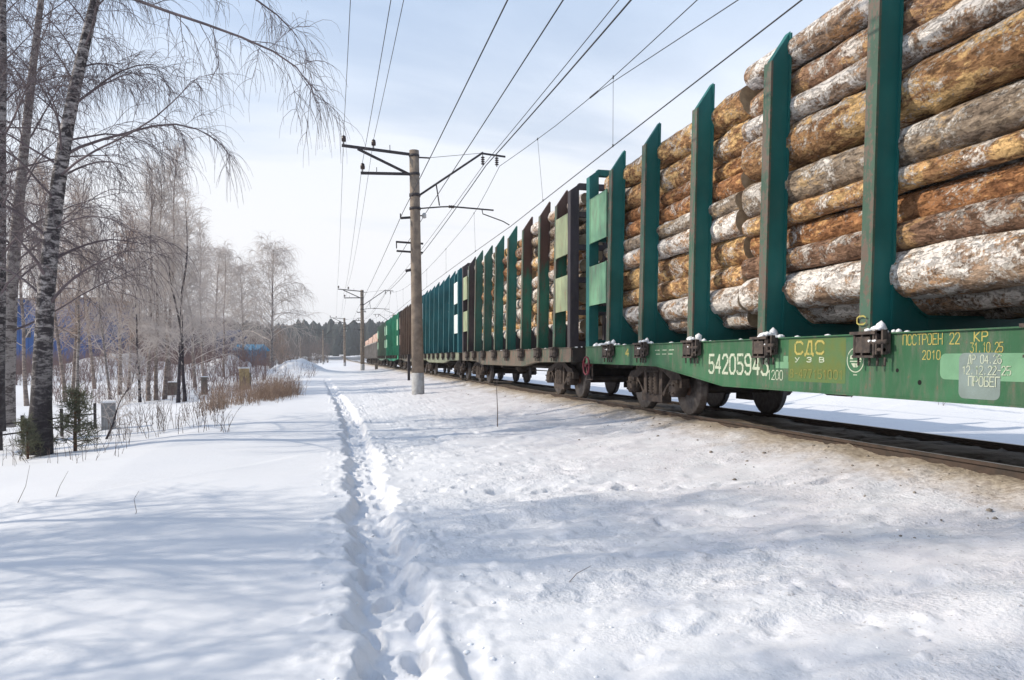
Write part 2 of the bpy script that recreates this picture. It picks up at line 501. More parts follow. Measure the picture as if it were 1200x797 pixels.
def snow_ground():
    m, N_, L_, b = base_mat('snow_and_track_dirt'); g = G(m)
    p = g.pos(); x, y, z = g.sep(p)
    n_lo = g.noise(p, 0.55, 4); n_mid = g.noise(g.mapping(p, (1, 0.6, 1)), 2.3, 6, 0.65); n_hi = g.noise(p, 16, 5, 0.6)
    n_sp = g.noise(p, 34, 3, 0.5); n_dot = g.noise(p, 85, 2, 0.5)
    clean = (0.675, 0.683, 0.715)
    grey = g.mix(n_hi, (0.665, 0.650, 0.685), (0.56, 0.54, 0.572))
    # dusty crust on the slope below the rails, growing towards the track
    t = g.math('ADD', x, g.math('MULTIPLY', g.math('SUBTRACT', n_mid, 0.5), 2.6))
    d1 = g.math('MULTIPLY', g.ramp(t, 0.8, 5.0), g.ramp(x, 8.2, 8.9, 1.0, 0.0))
    c = g.mix(g.math('MULTIPLY', d1, g.ramp(n_mid, 0.33, 0.62, 0.45, 1.0)), clean, grey)
    specks = g.math('MULTIPLY', g.ramp(n_sp, 0.645, 0.70), g.math('MULTIPLY', g.ramp(x, 0.9, 3.5), g.ramp(x, 8.2, 8.9, 1.0, 0.0)))
    c = g.mix(g.math('MULTIPLY', specks, 0.6), c, (0.24, 0.21, 0.20))
    dots = g.math('MULTIPLY', g.ramp(n_dot, 0.69, 0.74), g.math('MULTIPLY', g.ramp(t, 2.2, 5.0), g.ramp(x, 8.2, 8.9, 1.0, 0.0)))
    c = g.mix(g.math('MULTIPLY', dots, 0.7), c, (0.12, 0.10, 0.09))
    # tan sand next to the near rail
    t2 = g.math('ADD', g.math('ADD', x, -0.55), g.math('ADD', g.math('MULTIPLY', g.math('SUBTRACT', n_mid, 0.5), 1.5), g.math('MULTIPLY', g.math('SUBTRACT', n_hi, 0.5), 0.5)))
    d2 = g.math('MULTIPLY', g.ramp(t2, 4.6, 5.7), g.ramp(x, 8.2, 8.5, 1.0, 0.0))
    sand = g.mix(g.ramp(n_hi, 0.35, 0.65), (0.46, 0.40, 0.325), (0.30, 0.25, 0.205))
    c = g.mix(d2, c, sand)
    # dark oily strip between and right beside the rails
    d3 = g.math('MULTIPLY', g.ramp(t2, 5.65, 6.1), g.ramp(x, 7.92, 8.15, 1.0, 0.0))
    oil = g.mix(g.ramp(n_mid, 0.35, 0.65), (0.10, 0.08, 0.066), (0.22, 0.185, 0.155))
    c = g.mix(d3, c, oil)
    L_.new(c, b.inputs['Base Color'])
    b.inputs['Roughness'].default_value = 0.65
    b.inputs['Specular IOR Level'].default_value = 0.25
    rough_k = g.ramp(x, -0.5, 1.6, 0.22, 1.0)
    rough_k = g.math('MULTIPLY', rough_k, g.ramp(g.noise(g.mapping(p, (.5, 1.3, 1)), 0.9, 4), 0.38, 0.62, 0.25, 1.25))
    h = g.math('MULTIPLY', g.math('ADD', g.math('MULTIPLY', n_hi, 0.7), g.math('MULTIPLY', n_sp, 0.45)), rough_k)
    L_.new(g.bump(h, 0.6, 0.040), b.inputs['Normal'])
    return m
M['snow_ground'] = snow_ground()
M['snow'] = plain('fresh_snow', (0.82, 0.84, 0.87), (0.74, 0.75, 0.78), 6, 0.6, 0.2)

# ------------------------------------------------------------------ ground
XS_P = np.array([-400, -150, -60, -25, -12, -6.5, -4.6, -3.2, -1.5, 0, 0.9, 2.0, 3.3, 4.8, 5.6, 6.0, 7.1, 8.2, 9.0, 9.6, 11.0, 12.5, 16.3, 18.5, 22, 30, 80, 400.])
ZS_P = np.array([-1.5, -1.4, -1.3, -1.2, -1.05, -.95, -.80, -.64, -.57, -.55, -.55, -.50, -.42, -.30, -.20, -.10, -.035, -.10, -.24, -.40, -.70, -.78, -.80, -.55, -.20, -.6, -1.0, -1.5])
def trench_x(Y):
    return 0.38 + 0.13 * fbm(Y / 1.7, Y * 0 + 3.3, 2, 12) + 0.06 * fbm(Y / 0.5, Y * 0 + 1.3, 2, 13) - 0.9 * sst(16, 60, Y)
def gz(X, Y):
    X = np.asarray(X, float); Y = np.asarray(Y, float)
    z = np.interp(X, XS_P, ZS_P)
    near_track = sst(4.6, 5.8, X) * (1 - sst(8.6, 9.6, X))
    off = 1 - near_track
    left = 1 - sst(-0.4, 0.5, X)
    far = sst(20, 120, np.abs(Y)) 
    z = z + off * 0.10 * fbm(X / 4.5, Y / 4.5, 3, 3) * (0.6 + 0.8 * (1 - sst(-5, -3, X)))
    z = z + off * 0.22 * fbm(X / 14, Y / 14, 3, 5) * (1 - sst(-9, -4, X) * (1 - sst(12, 16, X)))
    # smooth wind waves on the left sheet
    z = z + left * 0.012 * np.sin(Y * 2.1 + 0.5 * np.sin(X * .8) + X * 0.35) * (1 - sst(12, 30, Y))
    z = z + left * 0.010 * fbm(X / 0.9, Y / 0.35, 3, 8)
    # lip running from the left frame edge towards the trail
    d = (X + 3.6) * 0.749 - (Y - 9.1) * 0.663
    along = (X + 3.6) * 0.663 + (Y - 9.1) * 0.749
    lip = np.exp(-(d / 0.16) ** 2) * 0.05 + 0.09 * (sst(-0.25, 0.25, d) - 1) * np.exp(-np.clip(-d, 0, 9) / 1.6)
    z = z + lip * sst(-4, -1, along) * (1 - sst(2.5, 5.5, along)) * left
    # trodden trail
    dx = X - trench_x(Y)
    edge = 0.09 * fbm(X / 0.45, Y / 0.40, 2, 21) + 0.06 * fbm(X / 0.13, Y / 0.13, 3, 23)
    ax = np.abs(dx) + edge
    fade = 1 - sst(25, 70, Y)
    tr = -0.125 * (1 - sst(0.13, 0.29, ax)) + 0.036 * fbm(X / 0.14, Y / 0.14, 4, 29, 0.6) * (1 - sst(0.2, 0.3, ax))
    step = np.floor(Y / 0.30)
    for s_ in (-1, 0, 1):
        k = step + s_
        cyf = (k + 0.5) * 0.30 + 0.16 * (_hash(k, k * 0 + 3, 5) - .5)
        cxf = trench_x(cyf) + np.where(np.mod(k, 2) < 0.5, -1, 1) * (0.07 + 0.12 * _hash(k, k * 0 + 9, 7))
        tilt = (_hash(k, k * 0 + 4, 15) - .5) * 0.7
        u = (X - cxf) + tilt * (Y - cyf); v = (Y - cyf)
        q = (u / 0.075) ** 2 + (v / 0.150) ** 2 + 0.45 * fbm(X / .1, Y / .1, 2, 31)
        dep = 0.02 + 0.05 * _hash(k, k * 0 + 6, 17)
        tr = tr - dep * (1 - sst(0.6, 1.15, q)) + 0.022 * np.exp(-((q - 1.5) / 0.35) ** 2)
    z = z + (tr + 0.010 * np.exp(-((ax - 0.30) / 0.06) ** 2)) * fade
    # second short trail of prints
    dx2 = X - (0.66 + 0.03 * np.sin(Y * 2.0))
    ax2 = np.abs(dx2) + 0.6 * edge
    z = z - 0.05 * (1 - sst(0.03, 0.13, ax2)) * (1 - sst(3.7, 4.4, Y + 0.3 * fbm(X / .2, Y / .2, 2, 44)))
    # churned rims
    patchy = np.clip(0.55 + 0.9 * fbm(X / 0.7, Y / 0.9, 2, 57), 0, 1.4)
    rim = (np.exp(-((dx - 0.45) / 0.22) ** 2) * 0.9 + np.exp(-((dx + 0.42) / 0.16) ** 2) * 0.8) * patchy
    cl = fbm(X / 0.17, Y / 0.17, 4, 51, 0.6)
    z = z + rim * fade * (0.050 * np.abs(cl) - 0.004)
    lump = np.maximum(vnoise(X / 0.085, Y / 0.085, 61) - 0.58, 0) * 0.10 + np.maximum(vnoise(X / 0.045, Y / 0.045, 63) - 0.6, 0) * 0.05
    z = z + lump * rim * fade
    hole = np.maximum(vnoise(X / 0.11, Y / 0.13, 67) - 0.66, 0) * 0.18
    z = z - hole * np.exp(-((dx - 0.62) / 0.28) ** 2) * fade * patchy
    # crusty slope on the right
    right = sst(0.7, 1.6, X) * (1 - sst(9.5, 10.5, X))
    z = z + right * (0.060 * fbm((X + .5 * Y) / 1.2, (Y - .3 * X) / 0.55, 4, 71) + 0.030 * np.clip(0.45 + 1.3 * fbm((X + .6 * Y) / 2.4, (Y - .5 * X) / 0.9, 3, 79), 0.05, 1.3) * fbm((X + .4 * Y) / 0.30, (Y - .3 * X) / 0.17, 4, 77, 0.62))
    pit = np.maximum(vnoise(X / 0.13, Y / 0.13, 81) - 0.72, 0) * 0.13
    z = z - right * pit * (1 - near_track) * 0.9
    z = z + right * np.maximum(vnoise(X / 0.09, Y / 0.09, 83) - 0.80, 0) * 0.16
    # an old line of half filled prints crossing the slope
    for i in range(16):
        fx = 1.2 + i * 0.27 + 0.07 * ((i * 37) % 5 - 2) / 2; fy = 8.6 - i * 0.13 + 0.12 * (i % 2) + 0.05 * ((i * 53) % 7 - 3) / 3
        q = ((X - fx) / .13) ** 2 + ((Y - fy) / .09) ** 2
        z = z - 0.045 * (1 - sst(.5, 1.3, q + 0.6 * fbm(X / .1, Y / .1, 2, 97)))
    # heaps of ploughed snow left of the trail far off
    hp = np.exp(-((X + 9) / 7.0) ** 2 - ((Y - 78) / 6.0) ** 2) * 1.9 + np.exp(-((X + 21) / 8.0) ** 2 - ((Y - 84) / 7.0) ** 2) * 2.6
    hp = hp + np.exp(-((X + 3.2) / 2.6) ** 2 - ((Y - 80) / 5.0) ** 2) * 0.35
    z = z + hp * (0.7 + 0.9 * fbm(X / 3.4, Y / 3.4, 4, 91, 0.5))
    # far side bank
    bank = np.exp(-((X - 24) / 4.0) ** 2) * sst(-10, 4, Y) * 0.75
    z = z + bank * (0.5 + 1.8 * fbm(X / 2.6, Y / 2.6, 4, 95))
    # clear of the rails
    z = np.where((np.abs(X - 7.1) < 1.35), np.minimum(z, -0.035), z)
    # land rises gently far away
    z = z + sst(300, 900, np.hypot(X, Y)) * 4.0
    return z
def gh(x, y): return float(gz(np.array([x]), np.array([y]))[0])

def axis(parts):
    out = [parts[0][0]]
    for a, b, s0, gr in parts:
        s = s0; x = out[-1]
        while x < b - 1e-6:
            x = min(b, x + s); s *= gr; out.append(x)
    return out
def ax_x():
    right = axis([(3.4, 9.8, 0.07, 1.0), (9.8, 2500, 0.12, 1.075)])
    left = axis([(2.0, 9.0, 0.075, 1.008), (9.0, 2500, 0.16, 1.06)])
    mid = list(np.arange(-2.0, -0.5, 0.036)) + list(np.arange(-0.5, 1.6, 0.021)) + list(np.arange(1.6, 3.4, 0.034))
    return np.array([-v for v in left[::-1]] + mid[1:] + right)
def ax_y():
    back = axis([(-2.6, 2500, 0.3, 1.14)])
    fr = axis([(2.6, 7.0, 0.025, 1.0), (7.0, 4000, 0.028, 1.0105)])
    return np.array([-v for v in back[::-1]] + list(np.arange(-2.5, 2.6, 0.12))[1:] + fr)
GX = ax_x(); GY = ax_y()
GX = np.unique(np.round(GX, 4)); GY = np.unique(np.round(GY, 4))
XX, YY = np.meshgrid(GX, GY)
ZZ = gz(XX, YY)
nx, ny = len(GX), len(GY)
idx = np.arange(nx * ny).reshape(ny, nx)
quads = np.stack([idx[:-1, :-1], idx[:-1, 1:], idx[1:, 1:], idx[1:, :-1]], -1).reshape(-1, 4)
gm = np_mesh('snow_field', np.stack([XX.ravel(), YY.ravel(), ZZ.ravel()], 1), quads)
print('ground quads', len(quads))
tag(put('ground', gm, M['snow_ground']), 'white snow field with a trodden trail beside the track', None, None, 'structure')

# loose lumps of snow along the trail and stones on the slope
rng = random.Random(5)
def blob(mb, c, r, sq=0.7, mi=0, n=6, rg=rng):
    vs = []
    ph = rg.random() * 6
    rows = [(-0.9, 0.45), (-0.2, 1.0), (0.5, 0.8)]
    for zz, rr in rows:
        for k in range(n):
            a = ph + 2 * math.pi * k / n
            q = r * rr * (0.75 + 0.5 * rg.random())
            vs.append((c[0] + math.cos(a) * q, c[1] + math.sin(a) * q, c[2] + zz * r * sq))
    vs.append((c[0], c[1], c[2] + r * sq)); fs = []
    for i in range(2):
        for k in range(n):
            k2 = (k + 1) % n
            fs.append((i*n+k, i*n+k2, (i+1)*n+k2, (i+1)*n+k))
    for k in range(n): fs.append((2*n+k, 2*n+(k+1) % n, 3*n))
    mb.add(vs, fs, mi, True)
mb = MB()
for i in range(260):
    y = 2.6 + 14 * rng.random() ** 1.6
    x = float(trench_x(np.array(y))) + (rng.gauss(0.62, 0.26) if rng.random() < 0.75 else rng.gauss(-0.38, 0.12))
    r = 0.006 + 0.016 * rng.random() ** 2.5
    blob(mb, (x, y, gh(x, y) + r * 0.05), r, 0.55)
for i in range(160):
    x = rng.uniform(1.2, 4.8); y = 3 + 14 * rng.random() ** 1.4
    r = 0.005 + 0.012 * rng.random() ** 2.5
    blob(mb, (x, y, gh(x, y) + r * 0.05), r, 0.5)
tag(put('snow_lumps', mb, M['snow']), 'loose lumps of snow scattered along the trodden trail', 'snow lumps', None, 'stuff')
mb = MB()
for i in range(170):
    x = rng.choice([rng.uniform(4.7, 6.1), rng.uniform(4.9, 6.1), rng.uniform(3.6, 6.0)]); y = 4.6 + 24 * rng.random() ** 1.5
    r = 0.008 + 0.022 * rng.random() ** 3
    blob(mb, (x, y, gh(x, y) + r * 0.2), r, 0.7)
M['stone'] = plain('ballast_stone', (0.15, 0.125, 0.105), (0.27, 0.24, 0.21), 12, 0.9, 0.3)
tag(put('ballast_stones', mb, M['stone']), 'small ballast stones and clods beside the near rail', 'stones', None, 'stuff')

# ------------------------------------------------------------------ track
tr = empty('railway_track', (7.1, 40, 0), 0, 'pair of rusty rails with polished tops under the timber train', 'railway track')
tr['kind'] = 'structure'
prof = [(-.066, -.17), (.066, -.17), (.066, -.155), (.012, -.13), (.010, -.045), (.034, -.035), (.036, -.004), (.028, 0),
        (-.028, 0), (-.036, -.004), (-.034, -.035), (-.010, -.045), (-.012, -.13), (-.066, -.155)]
rail_mb = MB().prism(prof, 'xz', -65, 260)
rail_mb.box(-.024, .024, -65, 260, 0.0005, 0.002, 1)
rm = rail_mb.mesh('rail')
for sx in (-1, 1):
    put('rail', rm, [M['rail'], M['railtop']], tr, (sx * 0.795, 0, 0))
XR = 7.1
# ------------------------------------------------------------------ lettering (stroke alphabet, flat paint film)
_r = [(.0,.2),(.0,.8),(.25,1),(.75,1),(1,.8),(1,.2),(.75,0),(.25,0),(0,.2)]
GL = {
 '0': [_r], 'О': [_r],
 '1': [[(.2,.75),(.6,1),(.6,0)]],
 '2': [[(0,.8),(.25,1),(.75,1),(1,.8),(1,.62),(0,.0)],[(0,0),(1,0)]],
 '3': [[(0,1),(1,1),(.45,.58),(.8,.55),(1,.38),(1,.18),(.75,0),(.25,0),(0,.15)]],
 '4': [[(.75,0),(.75,1),(0,.3),(1,.3)]],
 '5': [[(1,1),(.1,1),(.05,.55),(.7,.58),(1,.42),(1,.18),(.75,0),(.2,0),(0,.12)]],
 '6': [[(.95,.88),(.7,1),(.25,1),(0,.8),(0,.2),(.25,0),(.75,0),(1,.2),(1,.4),(.75,.55),(.1,.55)]],
 '7': [[(0,1),(1,1),(.35,0)]],
 '8': [[(.25,.52),(.05,.7),(.05,.85),(.25,1),(.75,1),(.95,.85),(.95,.7),(.75,.52),(.25,.52),(0,.35),(0,.18),(.25,0),(.75,0),(1,.18),(1,.35),(.75,.52)]],
 '9': [[(.05,.12),(.3,0),(.75,0),(1,.2),(1,.8),(.75,1),(.25,1),(0,.8),(0,.6),(.25,.45),(.95,.45)]],
 'С': [[(1,.82),(.75,1),(.25,1),(0,.8),(0,.2),(.25,0),(.75,0),(1,.18)]],
 'Д': [[(0,-.15),(0,0),(1,0),(1,-.15)],[(.15,0),(.45,1),(.8,1),(.85,0)]],
 'П': [[(0,0),(0,1),(1,1),(1,0)]],
 'Т': [[(0,1),(1,1)],[(.5,1),(.5,0)]],
 'Р': [[(0,0),(0,1),(.75,1),(1,.85),(1,.62),(.75,.48),(0,.48)]],
 'Е': [[(1,1),(0,1),(0,0),(1,0)],[(0,.5),(.8,.5)]],
 'Н': [[(0,0),(0,1)],[(1,0),(1,1)],[(0,.5),(1,.5)]],
 'К': [[(0,0),(0,1)],[(1,1),(.1,.5),(1,0)]],
 'Б': [[(.95,1),(0,1),(0,0),(.75,0),(1,.15),(1,.38),(.75,.55),(0,.55)]],
 'Г': [[(0,0),(0,1),(1,1)]],
 'У': [[(0,1),(.5,.45)],[(1,1),(.3,0),(.05,0)]],
 'З': [[(0,.85),(.3,1),(.75,1),(1,.82),(1,.65),(.7,.52),(.4,.52)],[(.7,.52),(1,.38),(1,.18),(.75,0),(.25,0),(0,.15)]],
 'В': [[(0,0),(0,1),(.7,1),(.95,.85),(.95,.68),(.7,.53),(0,.53)],[(.7,.53),(1,.38),(1,.15),(.75,0),(0,0)]],
 'И': [[(0,1),(0,0),(1,1),(1,0)]],
 'М': [[(0,0),(0,1),(.5,.4),(1,1),(1,0)]],
 '.': [[(.4,0),(.4,.13)]],
 '-': [[(.1,.5),(.9,.5)]],
}
def letters(text, y_left, y_right, z0, h, x, stroke=0.16, gap=0.28):
    """flat stencil lettering on a plate facing -X; reads left to right = falling Y"""
    mb = MB()
    n = len(text); W = (y_left - y_right); cw = W / (n - gap * 1.0 + 0.0)
    gw = cw * (1 - gap)
    sw = min(gw, h) * stroke * 1.25
    k = 0
    for i, ch in enumerate(text):
        if ch == ' ': continue
        yl = y_left - i * cw
        for pl in GL[ch]:
            for (a, b) in zip(pl[:-1], pl[1:]):
                p = Vector((yl - a[0] * gw, z0 + a[1] * h)); q = Vector((yl - b[0] * gw, z0 + b[1] * h))
                d = (q - p)
                if d.length < 1e-5: continue
                d.normalize(); nn = Vector((-d.y, d.x)) * (sw / 2)
                p2 = p - d * sw * 0.3; q2 = q + d * sw * 0.3
                xx = x - 0.0005 - 0.00012 * (k % 40); k += 1
                vs = [(xx, *(p2 + nn)), (xx, *(p2 - nn)), (xx, *(q2 - nn)), (xx, *(q2 + nn))]
                mb.add(vs, [(0, 1, 2, 3)])
    return mb

# ------------------------------------------------------------------ wagons
cache = {}
def cm(key, fn):
    if key not in cache: cache[key] = fn().mesh(key)
    return cache[key]

def wheel_mb():
    mb = MB()
    # local axis x, outer face at -x
    prof = [(0.085, -0.105), (0.10, -0.10), (0.12, -0.06), (0.30, -0.035), (0.385, -0.05), (0.40, -0.068), (0.452, -0.068)]
    mb.lathe(prof, (0, 0, 0), 'x', 32, 0)
    prof = [(0.452, -0.0685), (0.470, -0.06), (0.475, 0.02), (0.502, 0.04), (0.500, 0.062), (0.44, 0.066), (0.1, 0.062)]
    mb.lathe(prof, (0, 0, 0), 'x', 32, 1)
    return mb
def axle_mb():
    mb = MB().lathe([(0.065, -1.12), (0.065, -0.9), (0.09, -0.88), (0.082, -0.6), (0.082, 0.6), (0.09, 0.88), (0.065, 0.9), (0.065, 1.12)], (0, 0, 0), 'x', 12)
    return mb
def side_frame_mb(wb):
    """cast side frame lying in the yz plane, y centred on the bogie, z from the rail"""
    h = wb / 2
    mb = MB(); x0, x1 = -0.075, 0.075
    top = [(-h-.24, .50), (-h-.23, .66), (-h-.12, .76), (-h+.15, .80), (-.42, .93), (.42, .93), (h-.15, .80), (h+.12, .76), (h+.23, .66), (h+.24, .50),
           (h+.15, .50), (h+.14, .60), (h+.06, .65), (h-.10, .65), (h-.20, .64), (.40, .80), (-.40, .80), (-h+.20, .64), (-h+.10, .65), (-h-.06, .65), (-h-.14, .60), (-h-.15, .50)]
    # split the arch into quads so that caps stay convex
    n = 10
    up = top[:n]; lo = top[n:][::-1]
    lo = [lo[k] for k in (0, 1, 2, 4, 5, 6, 7, 9, 10, 11)]
    for i in range(n - 1):
        mb.prism([up[i], up[i+1], lo[i+1], lo[i]], 'yz', x0, x1)
    for s in (-1, 1):
        mb.prism([(s*.42, .93), (s*.30, .93), (s*.27, .34), (s*.42, .34)], 'yz', x0-.003, x1+.003)
        mb.prism([(s*(h-.12), .64), (s*(h-.24), .64), (s*.40, .24), (s*.40, .37)], 'yz', x0+.004, x1-.004)
        mb.prism([(s*(h-.10), .64), (s*(h-.22), .64), (s*(h-.20), .44), (s*(h-.13), .44)], 'yz', x0+.008, x1-.008)
    mb.prism([(-.46, .20), (.46, .20), (.46, .34), (-.46, .34)], 'yz', x0-.02, x1+.02)
    return mb
def spring_mb():
    mb = MB()
    for yc, xo in ((-.15, -.04), (.06, -.04), (.20, .04)):
        prof = []
        for k in range(15):
            prof.append((0.062 if k % 2 else 0.092, .34 + k * 0.030))
        mb.lathe(prof, (xo, yc, 0), 'z', 14)
    mb.box(-.10, .10, -.30, .30, .765, .80)
    return mb
def axle_box_mb():
    mb = MB().lathe([(0.10, -.13), (0.145, -.12), (0.15, .11)], (0, 0, 0), 'x', 16)
    mb.box(-.10, .10, -.15, .15, .11, .17)
    for k in range(4):
        a = math.pi / 4 + k * math.pi / 2
        mb.lathe([(0.018, -.16), (0.018, -.12)], (0, .10 * math.cos(a), .10 * math.sin(a)), 'x', 6)
    return mb
def bogie(parent, y, wb, mats):
    b = put('bogie', cm('bolster%.2f' % wb, lambda: MB().box(-1.08, 1.08, -.22, .22, .56, .74).box(-1.0, 1.0, -.16, .16, .741, .86)
            .lathe([(.24, .86), (.24, .93)], (0, 0, 0), 'z', 16)
            .bar((-.7, -.40, .5), (.7, -.40, .5), .06, .1).bar((-.7, .40, .5), (.7, .40, .5), .06, .1)
            .box(-.83, -.76, -.52, -.47, .30, .62).box(-.83, -.76, .47, .52, .30, .62).box(.76, .83, -.52, -.47, .30, .62).box(.76, .83, .47, .52, .30, .62)), M['under'], parent, (0, y, 0))
    for sx in (-1, 1):
        put('side_frame', cm('side_frame%.2f' % wb, lambda: side_frame_mb(wb)), mats[0], b, (sx * 1.04, 0, 0))
        put('spring_set', cm('spring_set', spring_mb), mats[0], b, (sx * 1.05, 0, 0), (0, 0, 0 if sx < 0 else math.pi))
    for sy in (-1, 1):
        put('axle', cm('axle', axle_mb), M['under'], b, (0, sy * wb / 2, .475))
        for sx in (-1, 1):
            put('wheel', cm('wheel', wheel_mb), [M['wheel'], M['tread']], b, (sx * 0.795, sy * wb / 2, .475), (0.4 * sy + sx, 0, 0 if sx < 0 else math.pi))
            put('axle_box', cm('axle_box', axle_box_mb), mats[0], b, (sx * 1.06, sy * wb / 2, .475), (0, 0, 0 if sx < 0 else math.pi))
    return b

STAKE_TOP = 5.46
def stake_mb(top):
    z0 = 1.30; mb = MB()
    # web box with a slanted top, outer side lower
    v = [(0.032, -.06, z0), (0.29, -.06, z0), (0.29, .06, z0), (0.032, .06, z0),
         (0.032, -.06, top - .40), (0.29, -.06, top), (0.29, .06, top), (0.032, .06, top - .40)]
    f = [(0,3,2,1),(4,5,6,7),(0,1,5,4),(1,2,6,5),(2,3,7,6),(3,0,4,7)]
    mb.add(v, f)
    mb.box(0.275, 0.305, -.085, .085, z0 + .02, top - .03)
    return mb
def flange_mb(top):
    z0 = 1.305
    return MB().box(0, 0.03, -.085, .085, z0, top - .43)
def crossbeam_mb():
    mb = MB()
    def arc(s):
        pts = []
        for k in range(9):
            a = math.pi / 2 * k / 8
            pts.append((s * (0.72 + 0.46 - 0.46 * math.sin(a) if False else 1.18 - 0.46 * math.sin(a)), 1.50 + 0.46 * (1 - math.cos(math.pi/2 - a)) if False else 1.50 + 0.46 * (1 - math.sin(a)) ** 1.6))
        return pts
    for s in (-1, 1):
        a = arc(s)
        for p, q in zip(a[:-1], a[1:]):
            mb.prism([p, q, (q[0], 1.302), (p[0], 1.302)], 'xz', -.07, .07)
            mb.prism([p, q, (q[0], q[1] - .02), (p[0], p[1] - .02)], 'xz', -.11, .11)
    mb.box(-.72, .72, -.075, .075, 1.302, 1.50)
    mb.box(-.72, .72, -.11, .11, 1.48, 1.502)
    return mb
def socket_mb():
    mb = MB()
    mb.box(-.115, .02, -.20, .19, 1.285, 1.318)       # top plate
    mb.box(-.105, .0, -.17, .16, 1.035, 1.06)         # bottom plate
    for y in (-.155, .02, .14):
        mb.box(-.095, .0, y - .013, y + .013, 1.06, 1.285)
    mb.box(-.10, -.06, -.11, .11, 1.09, 1.26)
    mb.box(-.03, -.002, -.30, -.155, 1.08, 1.30)      # hinge lug on the near side
    mb.box(-.09, -.03, -.29, -.265, 1.07, 1.33); mb.box(-.09, -.03, -.20, -.175, 1.07, 1.33)
    mb.lathe([(.028, -.16), (.028, .18)], (-.07, -.16, 1.20), 'y', 8)
    mb.lathe([(.02, -.06), (.02, .05)], (-.07, -.23, 1.12), 'y', 8)
    for y in (-.28, -.17, -.05, .12):
        mb.lathe([(.013, -.09), (.013, 0)], (-.05, y, 1.04), 'z', 6)
    return mb

def sill_poly(hl, kind):
    zt = 1.285
    if kind == 'deep':
        return [(-hl, .93), (-5.9, .90), (-3.7, .625), (2.0, .625), (4.35, .90), (hl, .93), (hl, zt), (-hl, zt)]
    return [(-hl, .95), (-4.6, .93), (-3.1, .80), (3.1, .80), (4.6, .93), (hl, .95), (hl, zt), (-hl, zt)]
def sill_mb(hl, kind):
    p = sill_poly(hl, kind); mb = MB()
    bot = p[:6]
    for a, b in zip(bot[:-1], bot[1:]):
        mb.prism([a, b, (b[0], 1.285), (a[0], 1.285)], 'yz', -1.45, -1.435)
        mb.prism([(a[0], a[1] - .014), (b[0], b[1] - .014), (b[0], b[1]), (a[0], a[1])], 'yz', -1.47, -1.33)
    mb.box(-1.475, -1.33, -hl, hl, 1.2855, 1.300)
    for y in (-hl + .02, hl - .03):
        mb.box(-1.432, -1.35, y - .01, y + .01, .95, 1.284)
    return mb

